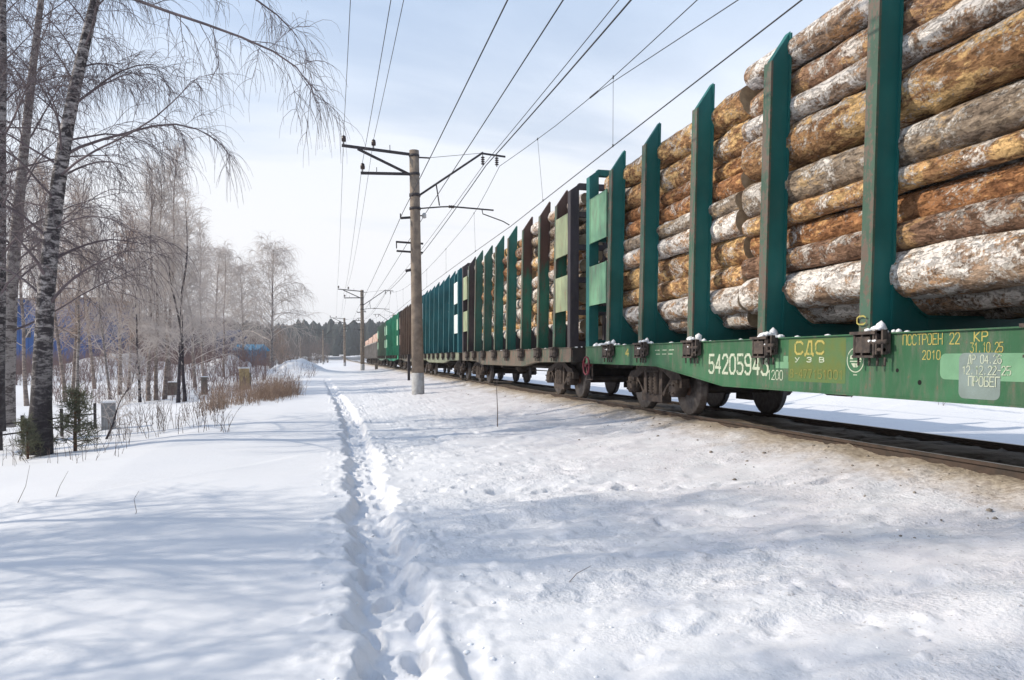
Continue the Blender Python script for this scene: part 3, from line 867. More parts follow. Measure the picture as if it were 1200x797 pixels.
def wagon(name, yc, hl, stakes, wb, bc, kind, S, label, panels=True):
    root = empty(name, (XR, yc, 0), 0, label, 'freight wagon', 'timber wagons of the freight train')
    k = '%s%.2f' % (kind, hl)
    put('side_sill', cm('sill' + k, lambda: sill_mb(hl, kind)), S['sill'], root)
    put('side_sill', cm('sill' + k, lambda: sill_mb(hl, kind)), S['sill'], root, (0, 0, 0), (0, 0, math.pi))
    dk = put('deck', cm('deck' + k, lambda: MB().box(-1.43, 1.43, -hl, hl, 1.235, 1.282)), M['under'], root)
    put('centre_sill', cm('centre' + k, lambda: MB().box(-.20, .20, -hl, hl, .78, 1.23).box(-.30, .30, -hl*.62, hl*.62, .70, .775)
        .box(-1.40, 1.40, -hl, -hl + .12, .95, 1.233).box(-1.40, 1.40, hl - .12, hl, .95, 1.233)
        .box(-1.40, 1.40, -.1, .1, .72, 1.233).box(-1.40, 1.40, -2.9, -2.75, .82, 1.233).box(-1.40, 1.40, 2.75, 2.9, .82, 1.233)), M['under'], root)
    put('air_reservoir', cm('reservoir', lambda: MB().lathe([(.05, -.55), (.18, -.48), (.19, -.4), (.19, .4), (.18, .48), (.05, .55)], (.75, 0, .80), 'y', 14)), M['under'], root, (0, -1.2, 0))
    put('brake_cylinder', cm('brakecyl', lambda: MB().lathe([(.10, -.5), (.2, -.45), (.2, -.05), (.12, 0), (.03, .02), (.03, .7)], (-.5, 0, .72), 'y', 14)), M['under'], root, (0, .9, 0))
    put('brake_rod', cm('brakerod' + k, lambda: MB().tube([(-.35, -bc + 1, .62), (-.35, bc - 1, .62)], .018, 6).tube([(-1.1, -bc + 1.3, .80), (-1.1, bc - 1.3, .80)], .016, 6)), M['under'], root)
    for s in (-1, 1):
        bogie(root, s * bc, wb, S['bogie'])
        cp = MB().box(-.12, .12, hl - .1, hl + .30, .93, 1.15).box(-.17, .10, hl + .30, hl + .46, .90, 1.20).box(-.24, -.12, hl + .36, hl + .56, .92, 1.18).box(.08, .2, hl + .25, hl + .42, .92, 1.18)
        put('coupler', cm('coupler%.2f' % hl, lambda: cp), M['socket'], root, (0, 0, 0), (0, 0, 0 if s > 0 else math.pi))
        lv = MB().tube([(-1.38, hl + .06, 1.10), (-1.38, hl + .12, .80), (-1.25, hl + .12, .78)], .014, 6).tube([(-1.38, hl + .08, 1.08), (-.15, hl + .14, 1.08)], .014, 6)
        put('uncoupling_lever', cm('lever%.2f' % hl, lambda: lv), M['socket'], root, (0, 0, 0), (0, 0, 0 if s > 0 else math.pi))
        st = MB()
        for zz in (.55, .83):
            st.bar((-1.44, hl - .42, zz), (-1.44, hl - .05, zz), .03, .02)
        st.bar((-1.44, hl - .43, .54), (-1.44, hl - .43, .95), .02, .03).bar((-1.44, hl - .04, .54), (-1.44, hl - .04, .95), .02, .03)
        put('step', cm('step%.2f' % hl, lambda: st), M['socket'], root, (0, 0, 0), (0, 0, 0 if s > 0 else math.pi))
    for i, y in enumerate(stakes):
        sm = S['stakes'][i % len(S['stakes'])]
        for sx in (-1, 1):
            rz = 0 if sx < 0 else math.pi
            top = STAKE_TOP + 0.04 * math.sin(i * 2.3 + yc)
            top = round(top, 2)
            st = put('stake', cm('stake%.2f' % top, lambda: stake_mb(top)), sm, root, (sx * 1.475, y, 0), (0, R(0.9 if sx < 0 else -0.9) * (1 if sx < 0 else -1), rz))
            st.location.x += -sx * -0.0 - (0.02 if sx < 0 else -0.02)
            put('flange', cm('flange%.2f' % top, lambda: flange_mb(top)), S['flange'], st)
            put('stake_socket', cm('socket', socket_mb), M['socket'], root, (sx * 1.475, y + (-.10 if sx < 0 else .10), 0), (0, 0, rz))
        put('crossbeam', cm('crossbeam', crossbeam_mb), S['beam'], root, (0, y, 0))
    # end walls and the plated end bays
    yi = max(stakes); ye = hl - .03
    for s in (-1, 1):
        rz = 0 if s > 0 else math.pi
        def ew():
            mb = MB()
            for x in (-1.46, 1.24):
                v = [(x, ye - .22, 1.30), (x + .22, ye - .22, 1.30), (x + .22, ye, 1.30), (x, ye, 1.30)]
                zo, zi = (5.14, 5.30) if x < 0 else (5.30, 5.14)
                v += [(x, ye - .22, zo), (x + .22, ye - .22, zi), (x + .22, ye, zi), (x, ye, zo)]
                mb.add(v, [(0,3,2,1),(4,5,6,7),(0,1,5,4),(1,2,6,5),(2,3,7,6),(3,0,4,7)])
            for x in (-.5, .5): mb.box(x - .07, x + .07, ye - .15, ye - .01, 1.30, 5.18)
            for z in (1.32, 2.1, 2.9, 3.7, 4.5): mb.box(-1.238, 1.238, ye - .14, ye - .02, z, z + .13)
            mb.box(-1.238, 1.238, ye - .16, ye - .005, 5.182, 5.32)
            return mb
        put('end_wall', cm('endwall' + k, ew), S['end'], root, (0, 0, 0), (0, 0, rz))
        if panels:
            for (z0, z1) in ((2.22, 3.10), (3.62, 4.62)):
                for sx in (-1, 1):
                    def pn(z0=z0, z1=z1, sx=sx):
                        mb = MB().box(sx*1.452, sx*1.432, yi + .13, ye - .225, z0, z1)
                        a, b = sorted((sx*1.462, sx*1.426))
                        mb = MB().box(a + .008, b, yi + .14, ye - .228, z0, z1)
                        mb.box(a, b - .01, yi + .13, yi + .17, z0 - .01, z1 + .01)
                        mb.box(a, b - .01, ye - .262, ye - .224, z0 - .01, z1 + .01)
                        return mb
                    put('side_panel', cm('panel%s%.1f%d' % (k, z0, sx), pn), S['panel'], root, (0, 0, 0), (0, 0, rz))
    return root

bog1 = (M['bogie'],)
S1 = dict(sill=M['sill1'], stakes=[M['teal']], flange=M['teal_flange'], beam=M['teal'], end=M['teal'], panel=M['panel'], bogie=bog1)
Y1 = 7.9
w1 = wagon('timber_wagon', Y1, 8.20, (-6.77, -5.06, -3.06, -1.0, 1.0, 3.06, 5.06, 6.77), 1.95, 5.25, 'deep', S1,
           'nearest wagon with long green sill, white number and dark teal stakes holding logs')
stB = (-6.45, -4.85, -2.95, -.97, .97, 2.95, 4.85, 6.45)
S2 = dict(sill=M['sill2'], stakes=[M['stake2'], M['stake2'], M['stake2'], M['stake2g'], M['stake2g'], M['stake2d'], M['stake2d'], M['dark2']], flange=M['teal_flange'], beam=M['dark2'], end=M['dark2'], panel=M['panel2'], bogie=bog1)
S3 = dict(sill=M['sill3'], stakes=[M['blue3']], flange=M['blue3'], beam=M['blue3'], end=M['blue3'], panel=M['panel3'], bogie=bog1)
S4 = dict(sill=M['sill2'], stakes=[M['brown4']], flange=M['brown4'], beam=M['brown4'], end=M['dark2'], panel=M['brown4'], bogie=bog1)
S5 = dict(sill=M['green5'], stakes=[M['green5']], flange=M['green5'], beam=M['green5'], end=M['green5'], panel=M['panel5'], bogie=bog1)
S6 = dict(sill=M['grey6'], stakes=[M['grey6']], flange=M['grey6'], beam=M['grey6'], end=M['grey6'], panel=M['panel5'], bogie=bog1)
WB = [(25.05, S2, 'second wagon with rusty sill, brown-topped stakes and weathered panels'),
      (41.80, S3, 'blue-teal timber wagon with white end panels behind the rusty one'),
      (58.55, S4, 'brown timber wagon half hidden behind the nearest concrete pole'),
      (75.30, S5, 'bright green timber wagon between the brown one and the dull one'),
      (92.05, S6, 'dull grey-green timber wagon beyond the bright green one')]
for y, S, lab in WB:
    wagon('timber_wagon', y, 7.85, stB, 1.90, 5.85, 'shallow', S, lab)

# lettering and plates on the nearest wagon (children of it, coordinates local to it)
XF = -1.4505
def sign(name, text, yl, yr, z0, h, mat, lab, stroke=0.16, gap=0.28, dx=0.0):
    n = len(text); cwid = (yl - yr) / (n - gap)
    i = 0
    for word in text.split(' '):
        a = yl - i * cwid
        o = put(name, letters(word, a - Y1, a - (len(word) - gap) * cwid - Y1, z0, h, XF - dx, stroke, gap), mat, w1)
        o['label'] = lab if ' ' not in text else lab.replace(text, word)
        i += len(word) + 1
def plate(name, yl, yr, z0, z1, mat, lab, dx, r=0.06):
    pts = []
    y0, y1 = yr - Y1, yl - Y1
    for (cx, cz, a0) in ((y1 - r, z1 - r, 0), (y0 + r, z1 - r, 90), (y0 + r, z0 + r, 180), (y1 - r, z0 + r, 270)):
        for k in range(5):
            a = R(a0 + k * 22.5)
            pts.append((cx + r * math.cos(a), cz + r * math.sin(a)))
    mb = MB().add([(XF - dx, p[0], p[1]) for p in pts], [tuple(range(len(pts)))])
    o = put(name, mb, mat, w1); o['label'] = lab
    return o
plate('paint_patch', 8.30, 7.22, 0.74, 1.27, M['patch_olive'], 'olive paint patch under the yellow letters', 0.0006, 0.02)
plate('paint_patch', 8.58, 8.30, 0.90, 0.985, M['patch_green'], 'small pale green paint patch', 0.0008, 0.01)
plate('paint_patch', 8.41, 8.31, 0.985, 1.06, M['patch_green'], 'small pale green paint patch', 0.0007, 0.01)
plate('paint_patch', 5.88, 4.9, 0.83, 1.075, M['patch_green'], 'mint paint patch behind the repair dates', 0.0006)
plate('paint_patch', 5.66, 5.22, 0.66, 1.08, M['patch_grey'], 'grey paint patch behind the repair dates', 0.0014)
sign('wagon_number', '54205943', 10.35, 8.76, 0.81, 0.27, M['letter_w'], 'white stencilled number 54205943', 0.21, 0.28)
sign('lettering', '---', 12.35, 11.55, 1.13, .09, M['letter_w'], 'two worn illegible white lines', .12, .2)
sign('lettering', '---', 12.30, 11.6, 1.06, .09, M['letter_w'], 'two worn illegible white lines', .12, .2)
sign('lettering', '4', 13.72, 13.55, 1.08, .13, M['letter_y'], 'small yellow figure near the sill end', .2, .0)
sign('lettering', '1200', 8.76, 8.42, 0.75, 0.12, M['letter_w'], 'white stencilled 1200', 0.15)
sign('lettering', 'СДС', 8.16, 7.60, 1.085, 0.15, M['letter_y'], 'yellow letters СДС', 0.15, 0.25, 0.002)
sign('lettering', 'У З В', 8.16, 7.60, 0.985, 0.055, M['letter_w'], 'small pale letters', 0.18, 0.3, 0.002)
sign('lettering', '8-477151001', 8.26, 7.26, 0.79, 0.10, M['letter_faint'], 'faded ochre lettering', 0.18, 0.3, 0.002)
sign('lettering', 'ПОСТРОЕН 22', 6.36, 5.66, 1.165, 0.105, M['letter_y'], 'yellow letters ПОСТРОЕН 22', 0.17, 0.26)
sign('lettering', '2010', 6.10, 5.88, 1.02, 0.085, M['letter_y'], 'yellow year 2010', 0.17, 0.3)
sign('lettering', 'КР', 5.50, 5.36, 1.185, 0.085, M['letter_y'], 'yellow letters КР', 0.17, 0.3)
sign('lettering', '31.10.25', 5.54, 5.20, 1.085, 0.085, M['letter_y'], 'yellow date 31.10.25', 0.17, 0.2)
sign('lettering', 'ДР 04.26', 5.56, 5.21, 0.985, 0.075, M['letter_w'], 'white date ДР 04.26', 0.18, 0.22, 0.003)
sign('lettering', '12.12.22-25', 5.62, 5.12, 0.885, 0.075, M['letter_w'], 'white date 12.12.22-25', 0.18, 0.22, 0.003)
sign('lettering', 'ПРОБЕГ', 5.55, 5.22, 0.78, 0.085, M['letter_w'], 'white word ПРОБЕГ', 0.18, 0.25, 0.003)
def emblem():
    mb = MB(); n = 28; cy, cz = 7.06 - Y1, 1.01
    for r0, r1, dx in ((.128, .140, 0.001),):
        vs = []
        for k in range(n):
            a = 2 * math.pi * k / n
            vs += [(XF - dx, cy + r0 * math.cos(a), cz + r0 * math.sin(a)), (XF - dx, cy + r1 * math.cos(a), cz + r1 * math.sin(a))]
        mb.add(vs, [(2*k, 2*k+1, (2*k+3) % (2*n), (2*k+2) % (2*n)) for k in range(n)])
    x = XF - 0.0012
    def tri(pts): mb.add([(x, cy - a, cz + b) for a, b in pts], [tuple(range(len(pts)))])
    tri([(-.09, .01), (-.04, .01), (-.05, .06), (-.08, .05)]); tri([(-.025, .03), (.02, .03), (.02, .11), (-.01, .09)])
    tri([(.04, .0), (.10, .0), (.07, .07)]); tri([(-.09, -.02), (.09, -.02), (.09, -.008), (-.09, -.008)])
    tri([(-.07, -.035), (.07, -.035), (.03, -.08), (-.03, -.08)]); tri([(-.03, -.17), (.03, -.17), (.03, -.16), (-.03, -.16)])
    return mb
o = put('emblem', emblem(), M['letter_w'], w1); o['label'] = 'white round maker emblem'
mb = MB()
for y, z, r in ((6.43, .905, .022), (6.13, .79, .026)):
    mb.add([(XF - .0008, y - Y1 + r * math.cos(a), z + r * math.sin(a)) for a in [2 * math.pi * k / 12 for k in range(12)]], [tuple(range(12))])
put('sill_hole', mb, M['hole'], w1)
o = put('lettering', letters('С', 6.985 - Y1, 6.85 - Y1, 1.40, .09, -1.4985, .15, 0.0), M['letter_y'], w1); o['label'] = 'small yellow letter С on a stake foot'
# hand brake wheel
hb = MB()
ring = [(0, .20 * math.cos(2*math.pi*k/20), .20 * math.sin(2*math.pi*k/20)) for k in range(21)]
hb.tube(ring, .022, 6, 0, False)
for k in range(3):
    a = k * 2 * math.pi / 3 + .3
    hb.tube([(0, 0, 0), (.02, .19 * math.cos(a), .19 * math.sin(a))], .014, 6)
hb.tube([(-.03, 0, 0), (.15, 0, 0)], .03, 8)
hw = put('brake_wheel', hb, M['red'], w1, (-1.56, 7.85, .86)); hw['label'] = 'red hand brake wheel'

# ------------------------------------------------------------------ logs
def log_mesh(seed):
    rg = np.random.RandomState(seed); n, m = 30, 18
    mb = MB(); vs = []
    bx, bz = rg.uniform(-.19, .19, 2); tp = rg.uniform(-.15, .15)
    ph = rg.uniform(0, 6.3, 6)
    knots = [(rg.uniform(-.5, .5), rg.uniform(0, 6.3), rg.uniform(.06, .24)) for _ in range(16)]
    for i in range(n + 1):
        t = i / n - 0.5
        for k in range(m):
            a = 2 * math.pi * k / m
            r = 1 + tp * t * 2 + .05 * float(fbm(np.array([k * .7 if k < m else 0.]), np.array([t * 14.]), 2, seed)[0]) * math.sin(math.pi * k / m) + .035 * math.sin(2*a + ph[0]) + .025 * math.sin(3*a + ph[1] + 4*t) + .03 * math.sin(9*t + ph[2]) + .03 * math.sin(21*t + 2*a + ph[3]) + rg.uniform(-.032, .032)
            for (kt, ka, kh) in knots:
                da = (a - ka + math.pi) % (2 * math.pi) - math.pi
                r += kh * math.exp(-(da / .35) ** 2 - ((t - kt) / .022) ** 2)
            vs.append((r * math.cos(a) + bx * (1 - 4*t*t), t, r * math.sin(a) + bz * (1 - 4*t*t)))
    fs = []
    for i in range(n):
        for k in range(m):
            k2 = (k + 1) % m
            fs.append((i*m+k, (i+1)*m+k, (i+1)*m+k2, i*m+k2))
    mb.add(vs, fs, 0, True)
    mb.add(vs[:m], [tuple(range(m))], 1); mb.add(vs[-m:], [tuple(range(m))[::-1]], 1)
    me = mb.mesh('log'); return me
LOGM = [log_mesh(s) for s in range(8)]
def pack(seed, half, zmax, rmin, rmax, z0=1.505):
    rg = random.Random(seed); cs = []
    def rest(x, r):
        z = z0 + r
        for (cx, cz, cr) in cs:
            d = abs(x - cx); s = (r + cr) * 0.985
            if d < s: z = max(z, cz + math.sqrt(s*s - d*d))
        # curved bunk ends
        e = abs(x) + r - (half - .30)
        if e > 0: z = max(z, z0 + r + e * e * 2.2)
        return z
    for _ in range(220):
        r = rmin + (rmax - rmin) * rg.random() ** 1.15
        best = None
        cand = [-half + r, half - r] + [rg.uniform(-half + r, half - r) for _ in range(26)]
        for x in cand:
            z = rest(x, r)
            if best is None or z < best[1]: best = (x, z)
        if best[1] + r > zmax: 
            if best[1] + rmin > zmax: break
            continue
        cs.append((best[0], best[1], r))
    return cs
LOGN = [0]
def stack(seed, y0, y1, wy, mode, where, kinds, rmin=.12, rmax=.25, zmax=5.05, shorts=()):
    rg = random.Random(seed * 7 + 1)
    cs = pack(seed, 1.15, zmax, rmin, rmax)
    face = []
    for c in cs:
        hidden = any((d[0] < c[0]) and abs(d[1] - c[1]) < d[2] * 0.55 and d is not c for d in cs)
        if not hidden: face.append(c)
    face.sort(key=lambda c: c[1])
    tops = [c for c in cs if c not in face and not any(abs(d[0]-c[0]) < d[2]*0.6 and d[1] > c[1] + .05 for d in cs)]
    tops.sort(key=lambda c: c[0])
    inner = [c for c in cs if c not in face and c not in tops and (mode == 'full' or (mode == 'mid' and c[0] < -.35))]
    def one(c, lab, kd, grp):
        j0, j1 = rg.uniform(-.07, .07), rg.uniform(-.10, .10)
        a, b = y0 + j0, y1 + j1
        L_ = b - a
        o = put('log', LOGM[rg.randrange(8)], [BARK[kd], M['endwood']], None, (XR + c[0], (a + b) / 2, c[1]),
                (0, rg.uniform(0, 6.28), 0), (c[2], L_, c[2]))
        o.rotation_euler = (rg.uniform(-.006, .006), rg.uniform(0, 6.28), rg.uniform(-.005, .005))
        tag(o, lab, 'log', grp); LOGN[0] += 1
        return o
    grp = 'logs loaded on the timber wagons'
    n = len(face)
    for i, c in enumerate(face):
        kd = kinds[i % len(kinds)] if rg.random() < 0.75 else rg.choice(kinds)
        size = 'thick' if c[2] > .20 else ('thin' if c[2] < .155 else 'medium')
        nm = ORD[i+1] if i < n - 1 else 'topmost'
        o = one(c, '%s %s log, %s up on the outer face, %s' % (size, BARK_WORDS[kd], nm, where), kd, grp)
        if i in shorts:
            ln = o.scale.y - 0.95; o.scale.y = ln; o.location.y += .475
    for i, c in enumerate(tops):
        kd = rg.choice(kinds)
        one(c, '%s log, %s from the left across the top, %s' % (BARK_WORDS[kd], 'first' if i == 0 else ORD[i+1], where), kd, grp)
    for c in inner:
        one(c, 'log buried behind the outer logs, %s' % where, rg.choice(kinds), 'buried logs, %s' % where)
KA = ['gold', 'pale', 'orange', 'brown', 'orange', 'pale', 'gold', 'pale', 'grey', 'grey', 'pale']
KB = ['pale', 'pale', 'orange', 'gold', 'brown', 'gold', 'pale', 'grey']
stack(11, 4.25, 9.93, 0, 'full', 'nearest stack', KA, .13, .31, 5.42, shorts=(5,))
stack(23, 10.07, 15.75, 0, 'full', 'stack by pale green panels', KB, .13, .29, 5.38)
stack(31, 0.0, 4.1, 0, 'outer', 'stack beside the viewer', KA, .14, .27, 5.3)
stack(41, 17.55, 22.4, 0, 'mid', 'rusty wagon first stack', KB, .14, .25, 5.22)
stack(47, 22.55, 27.5, 0, 'outer', 'rusty wagon middle stack', KB, .14, .25, 5.22)
stack(53, 27.65, 32.5, 0, 'outer', 'rusty wagon last stack', KB, .15, .25, 5.22)
for i, (y, S, lab) in enumerate(WB[1:]):
    nm = ['blue-teal wagon', 'brown wagon', 'bright green wagon', 'dull green wagon'][i]
    stack(60 + i * 3, y - 7.4, y - 0.1, 0, 'outer', nm + ' nearer stack', KB, .20, .30, 5.1)
    stack(61 + i * 3, y + 0.1, y + 7.4, 0, 'outer', nm + ' farther stack', KB, .20, .30, 5.1)
print('logs', LOGN[0])

# snow caught on the sockets and bunk feet
mb = MB(); rg = random.Random(9)
for y in (-6.77, -5.06, -3.06, -1.0, 1.0, 3.06, 5.06, 6.77):
    yw = Y1 + y
    for k in range(7):
        blob(mb, (XR - 1.53 + rg.uniform(-.03, .05), yw - .2 + rg.uniform(-.10, .09), 1.325 + rg.uniform(0, .03)), rg.uniform(.025, .055), .7, 0, 6, rg)
    for k in range(5):
        blob(mb, (XR - 1.44 + rg.uniform(0, .10), yw - .19 - rg.uniform(0, .22), 1.31), rg.uniform(.022, .05), .9, 0, 6, rg)
    blob(mb, (XR - 1.40, yw - .17, 1.36), rg.uniform(.045, .075), 1.3, 0, 6, rg)
    for k in range(3):
        blob(mb, (XR - 1.56, yw - .2 + rg.uniform(-.08, .08), 1.215), rg.uniform(.015, .03), .7, 0, 6, rg)
for k in range(14):
    blob(mb, (XR - 1.40 + rg.uniform(0, .2), Y1 + rg.uniform(6.9, 7.9), 1.31), rg.uniform(.04, .10), .8, 0, 6, rg)
for k in range(60):
    blob(mb, (XR - 1.40 + rg.uniform(0, .10), rg.uniform(0, 33), 1.30), rg.uniform(.02, .05), .5, 0, 6, rg)
tag(put('snow_clumps', mb, M['snow']), 'clumps of snow caught on stake brackets and sill edges', 'snow', None, 'stuff')

# ------------------------------------------------------------------ far wagons with sawn timber packs
def gondola(y, lab):
    root = empty('gondola_wagon', (XR, y, 0), 0, lab, 'freight wagon', 'gondola wagons at the tail of the train')
    hl = 6.6
    put('body', cm('gondola_body', lambda: MB().box(-1.5, -1.44, -hl, hl, 1.2, 3.2).box(1.44, 1.5, -hl, hl, 1.2, 3.2).box(-1.43, 1.43, -hl, -hl + .06, 1.2, 3.2)
        .box(-1.43, 1.43, hl - .06, hl, 1.2, 3.2).box(-1.43, 1.43, -hl + .07, hl - .07, 1.1, 1.25)), M['grey_steel'], root)
    rb = cm('gondola_rib', lambda: MB().box(-.06, 0, -.07, .07, 1.1, 3.18))
    for i in range(9):
        for sx in (-1, 1):
            put('rib', rb, M['grey_steel'], root, (sx * 1.503, -hl + .3 + i * 1.5, 0), (0, 0, 0 if sx < 0 else math.pi))
    put('top_rail', cm('gondola_rail', lambda: MB().box(-1.56, -1.43, -hl, hl, 3.203, 3.33).box(1.43, 1.56, -hl, hl, 3.203, 3.33)), M['grey_steel'], root)
    put('centre_sill', cm('gondola_sill', lambda: MB().box(-.25, .25, -hl - .5, hl + .5, .8, 1.09).box(-1.3, 1.3, -hl, hl, .95, 1.095)), M['under'], root)
    for s in (-1, 1): bogie(root, s * 4.4, 1.90, bog1)
    return root
M['pack'] = plain('pinkish_wrapped_timber', (0.52, 0.33, 0.27), (0.40, 0.25, 0.20), 3, 0.85)
M['pack_side'] = plain('pale_pink_wrapped_timber', (0.58, 0.44, 0.37), (0.48, 0.36, 0.30), 3, 0.85)
for j, (y, lab) in enumerate(((108.2, 'grey ribbed gondola with pinkish timber packs next to the dull green wagon'), (122.4, 'middle grey ribbed gondola near the train tail, loaded with pinkish packs'), (136.6, 'last grey ribbed gondola at the tail of the train'))):
    gondola(y, lab)
    for i in range(4):
        pk = empty('timber_pack', (XR, y - 4.8 + i * 3.2, 1.25), 0, 'pinkish timber pack, %s from the near end of the %s gondola' % (['first', 'second', 'third', 'last'][i], ['nearest', 'middle', 'last'][j]), 'timber pack', 'timber packs on the gondolas')
        h = 3.35 - .18 * ((i * 3 + j) % 3)
        for lv in range(5):
            for q in range(5):
                put('board', cm('pack_board%d' % ((i + j) % 2), lambda: MB().box(-.26, .26, -1.48, 1.48, 0.01, .64)), M['pack'] if (lv + q + i) % 2 else M['pack_side'], pk, (-1.08 + q * .54, 0.02 * ((q * 3 + lv) % 3), lv * .66 * h / 3.35))

# ------------------------------------------------------------------ overhead line
def insulator_stack(mb, c, n, r=.075, dz=-.075, mi=0):
    for k in range(n):
        z = c[2] + dz * k
        mb.lathe([(.025, 0.03), (r, 0.0), (r * .8, -.03), (.025, -.035)], (c[0], c[1], z), 'z', 10, mi)
def pole_thing(lab):
    root = empty('catenary_pole', (0, 0, 0), 0, lab, 'power pole', 'concrete poles of the overhead line')
    put('pole_shaft', MB().lathe([(.245, 1.15), (.225, 3.2), (.205, 6.5), (.192, 9.98)], (0, 0, 0), 'z', 20), M['concrete'], root)
    put('pole_foot', MB().lathe([(.262, -.9), (.255, 0.4), (.25, 1.15)], (0, 0, 0), 'z', 20), M['concrete_white'], root)
    # field side bracket: two arms and a brace
    put('field_crossarm', MB().bar((-2.80, 0, 10.03), (-.13, 0, 9.82), .09, .10).bar((-2.2, .003, 9.93), (-.16, .003, 9.02), .08, .09).bar((-2.1, 0, 9.0), (-.17, 0, 9.05), .09, .10), M['steel_dark'], root)
    for x, z in ((-2.72, 10.09), (-1.58, 10.0), (-2.02, 9.06)):
        put('pin_insulator', MB().lathe([(.02, 0), (.02, .08), (.085, .10), (.09, .2), (.07, .3), (.03, .33)], (x, 0, z), 'z', 10), M['insul'], root)
    put('pin', MB().tube([(-.95, 0, 9.86), (-.95, 0, 10.15)], .015, 6).tube([(-1.48, 0, 9.0), (-1.48, 0, 9.25)], .015, 6), M['steel_dark'], root)
    put('peak_arm', MB().bar((.13, 0, 9.72), (.62, 0, 9.72), .05, .05), M['steel_dark'], root)
    # track side cantilever
    put('cantilever', MB().tube([(.17, 0, 8.22), (2.72, 0, 10.0), (2.80, 0, 10.05)], .042, 8).tube([(2.70, 0, 10.02), (3.72, 0, 9.93)], .042, 8), M['steel_dark'], root)
    put('stay_rod', MB().tube([(.60, 0, 9.73), (2.70, 0, 10.02)], .010, 5), M['wire'], root)
    for x in (2.78, 3.36):
        mb = MB(); mb.tube([(x, 0, 9.98), (x, 0, 9.50)], .018, 6); insulator_stack(mb, (x, 0, 9.86), 4, .085, -.085)
        put('hanging_insulator', mb, M['insul'], root)
    put('registration_arm', MB().tube([(.15, 0, 7.70), (1.05, 0, 7.80), (1.35, 0, 7.82)], .028, 8).tube([(1.6, 0, 7.82), (3.20, 0, 7.74)], .032, 8)
        .tube([(.86, 0, 8.70), (.98, 0, 7.85)], .026, 8), M['steel_dark'], root)
    mb = MB(); mb.lathe([(.03, -.14), (.07, -.10), (.04, -.06), (.07, -.02), (.04, .02), (.07, .06), (.04, .1), (.03, .14)], (0, 0, 0), 'x', 10)
    put('rod_insulator', mb, M['insul'], root, (1.48, 0, 7.82))
    put('steady_arm', MB().tube([(2.72, 0, 7.75), (2.75, 0, 7.58), (3.3, 0, 7.40), (3.6, 0, 7.30), (3.86, 0, 7.16)], .022, 7), M['steel_dark'], root)
    # small side brackets
    put('side_bracket', MB().bar((-.58, 0, 7.30), (-.16, 0, 7.34), .06, .09).bar((-.58, .002, 7.32), (-.58, .002, 7.48), .05, .04), M['steel_dark'], root)
    put('side_bracket', MB().bar((.15, 0, 7.42), (.36, 0, 7.42), .04, .04), M['steel_dark'], root)
    put('pin_insulator', MB().lathe([(.03, -.10), (.085, -.08), (.085, .06), (.03, .12)], (.36, 0, 7.42), 'z', 10), M['insul_white'], root)
    put('side_bracket', MB().bar((-.78, 0, 6.36), (.30, 0, 6.31), .07, .07).bar((-.76, -.003, 6.00), (.28, -.003, 5.95), .07, .07).bar((-.76, .002, 6.1), (-.76, .002, 6.33), .04, .04), M['steel_dark'], root)
    put('side_bracket', MB().bar((-.42, 0, 5.22), (-.18, 0, 5.26), .07, .10), M['steel_dark'], root)
    for r, z0, z1 in ((.225, 8.16, 8.28), (.228, 7.64, 7.74), (.215, 9.0, 9.1), (.208, 9.72, 9.82)):
        put('pole_band', MB().lathe([(r, z0), (r, z1)], (0, 0, 0), 'z', 16), M['steel_dark'], root)
    return root
XP = 3.27
pp = pole_thing('nearest concrete power pole with track bracket, standing in snow by the rusty wagon')
pp.location = (XP, 29.56, -.70); pp.rotation_euler = (0, R(-0.7), 0)
labs = ['second concrete power pole, standing by the tail of the train', 'third power pole, small before the far forest', 'fourth power pole, tiny before the far forest', 'leftmost tiny power pole before the far forest']
for i, (x, y) in enumerate(((XP, 89.6), (2.0, 150), (-3.0, 210), (-11.5, 268))):
    q = copy_tree(pp); q.location = (x, y, gh(x, y) - .40); q.rotation_euler = (0, 0, R([0, 2, 6, 9][i])); q['label'] = labs[i]
q = copy_tree(pp); q.location = (10.9, 140, gh(10.9, 140)); q.rotation_euler = (0, 0, math.pi)
q['label'] = 'power pole top showing above the green wagons on the far side'

def sagwire(x, z, y0, y1, sag, n=18):
    return [(x, y0 + (y1 - y0) * t / n, z - sag * 4 * (t/n) * (1 - t/n)) for t in range(n + 1)]
spans = [(-30.4, 29.56), (29.56, 89.6), (89.6, 150)]
DZ = -.70
def wire_obj(name, x, z, sag, r, lab, n=18):
    mb = MB()
    pts = []
    for a, b in spans:
        p = sagwire(x, z, a, b, sag, n); pts += p if not pts else p[1:]
    mb.tube(pts, r, 5, 0, False)
    return tag(put(name, mb, M['wire']), lab, 'wire', 'overhead wires along the line')
wire_obj('overhead_wire', XP - 2.85, 10.08 + .33 + DZ, .9, .009, 'thin wire on the outermost insulator of the poles')
wire_obj('overhead_wire', XP - 2.14, 9.39 + DZ, .9, .009, 'thin wire on the lower field-side insulator of the poles')
wire_obj('overhead_wire', XP - 1.70, 10.33 + DZ, .9, .009, 'thin wire on the inner field-side insulator of the poles')
wire_obj('overhead_wire', XP - .58, 7.52 + DZ, .20, .013, 'wire on the left side bracket low on the pole')
wire_obj('overhead_wire', XP + .34, 7.55 + DZ, .10, .013, 'wire on the pale insulator right of the pole')
wire_obj('overhead_wire', XP + 2.70, 9.60 + DZ, .30, .012, 'thin feeder wire on the first hanging insulator')
wire_obj('overhead_wire', XP + 2.80, 9.58 + DZ, .52, .021, 'thick feeder cable on the first hanging insulator')
cl = empty('contact_line', (0, 0, 0), 0, 'electric contact line with droppers hanging over the timber wagons', 'catenary')
mw, cw_, dr = MB(), MB(), []
XC = 7.1
pm, pc = [], []
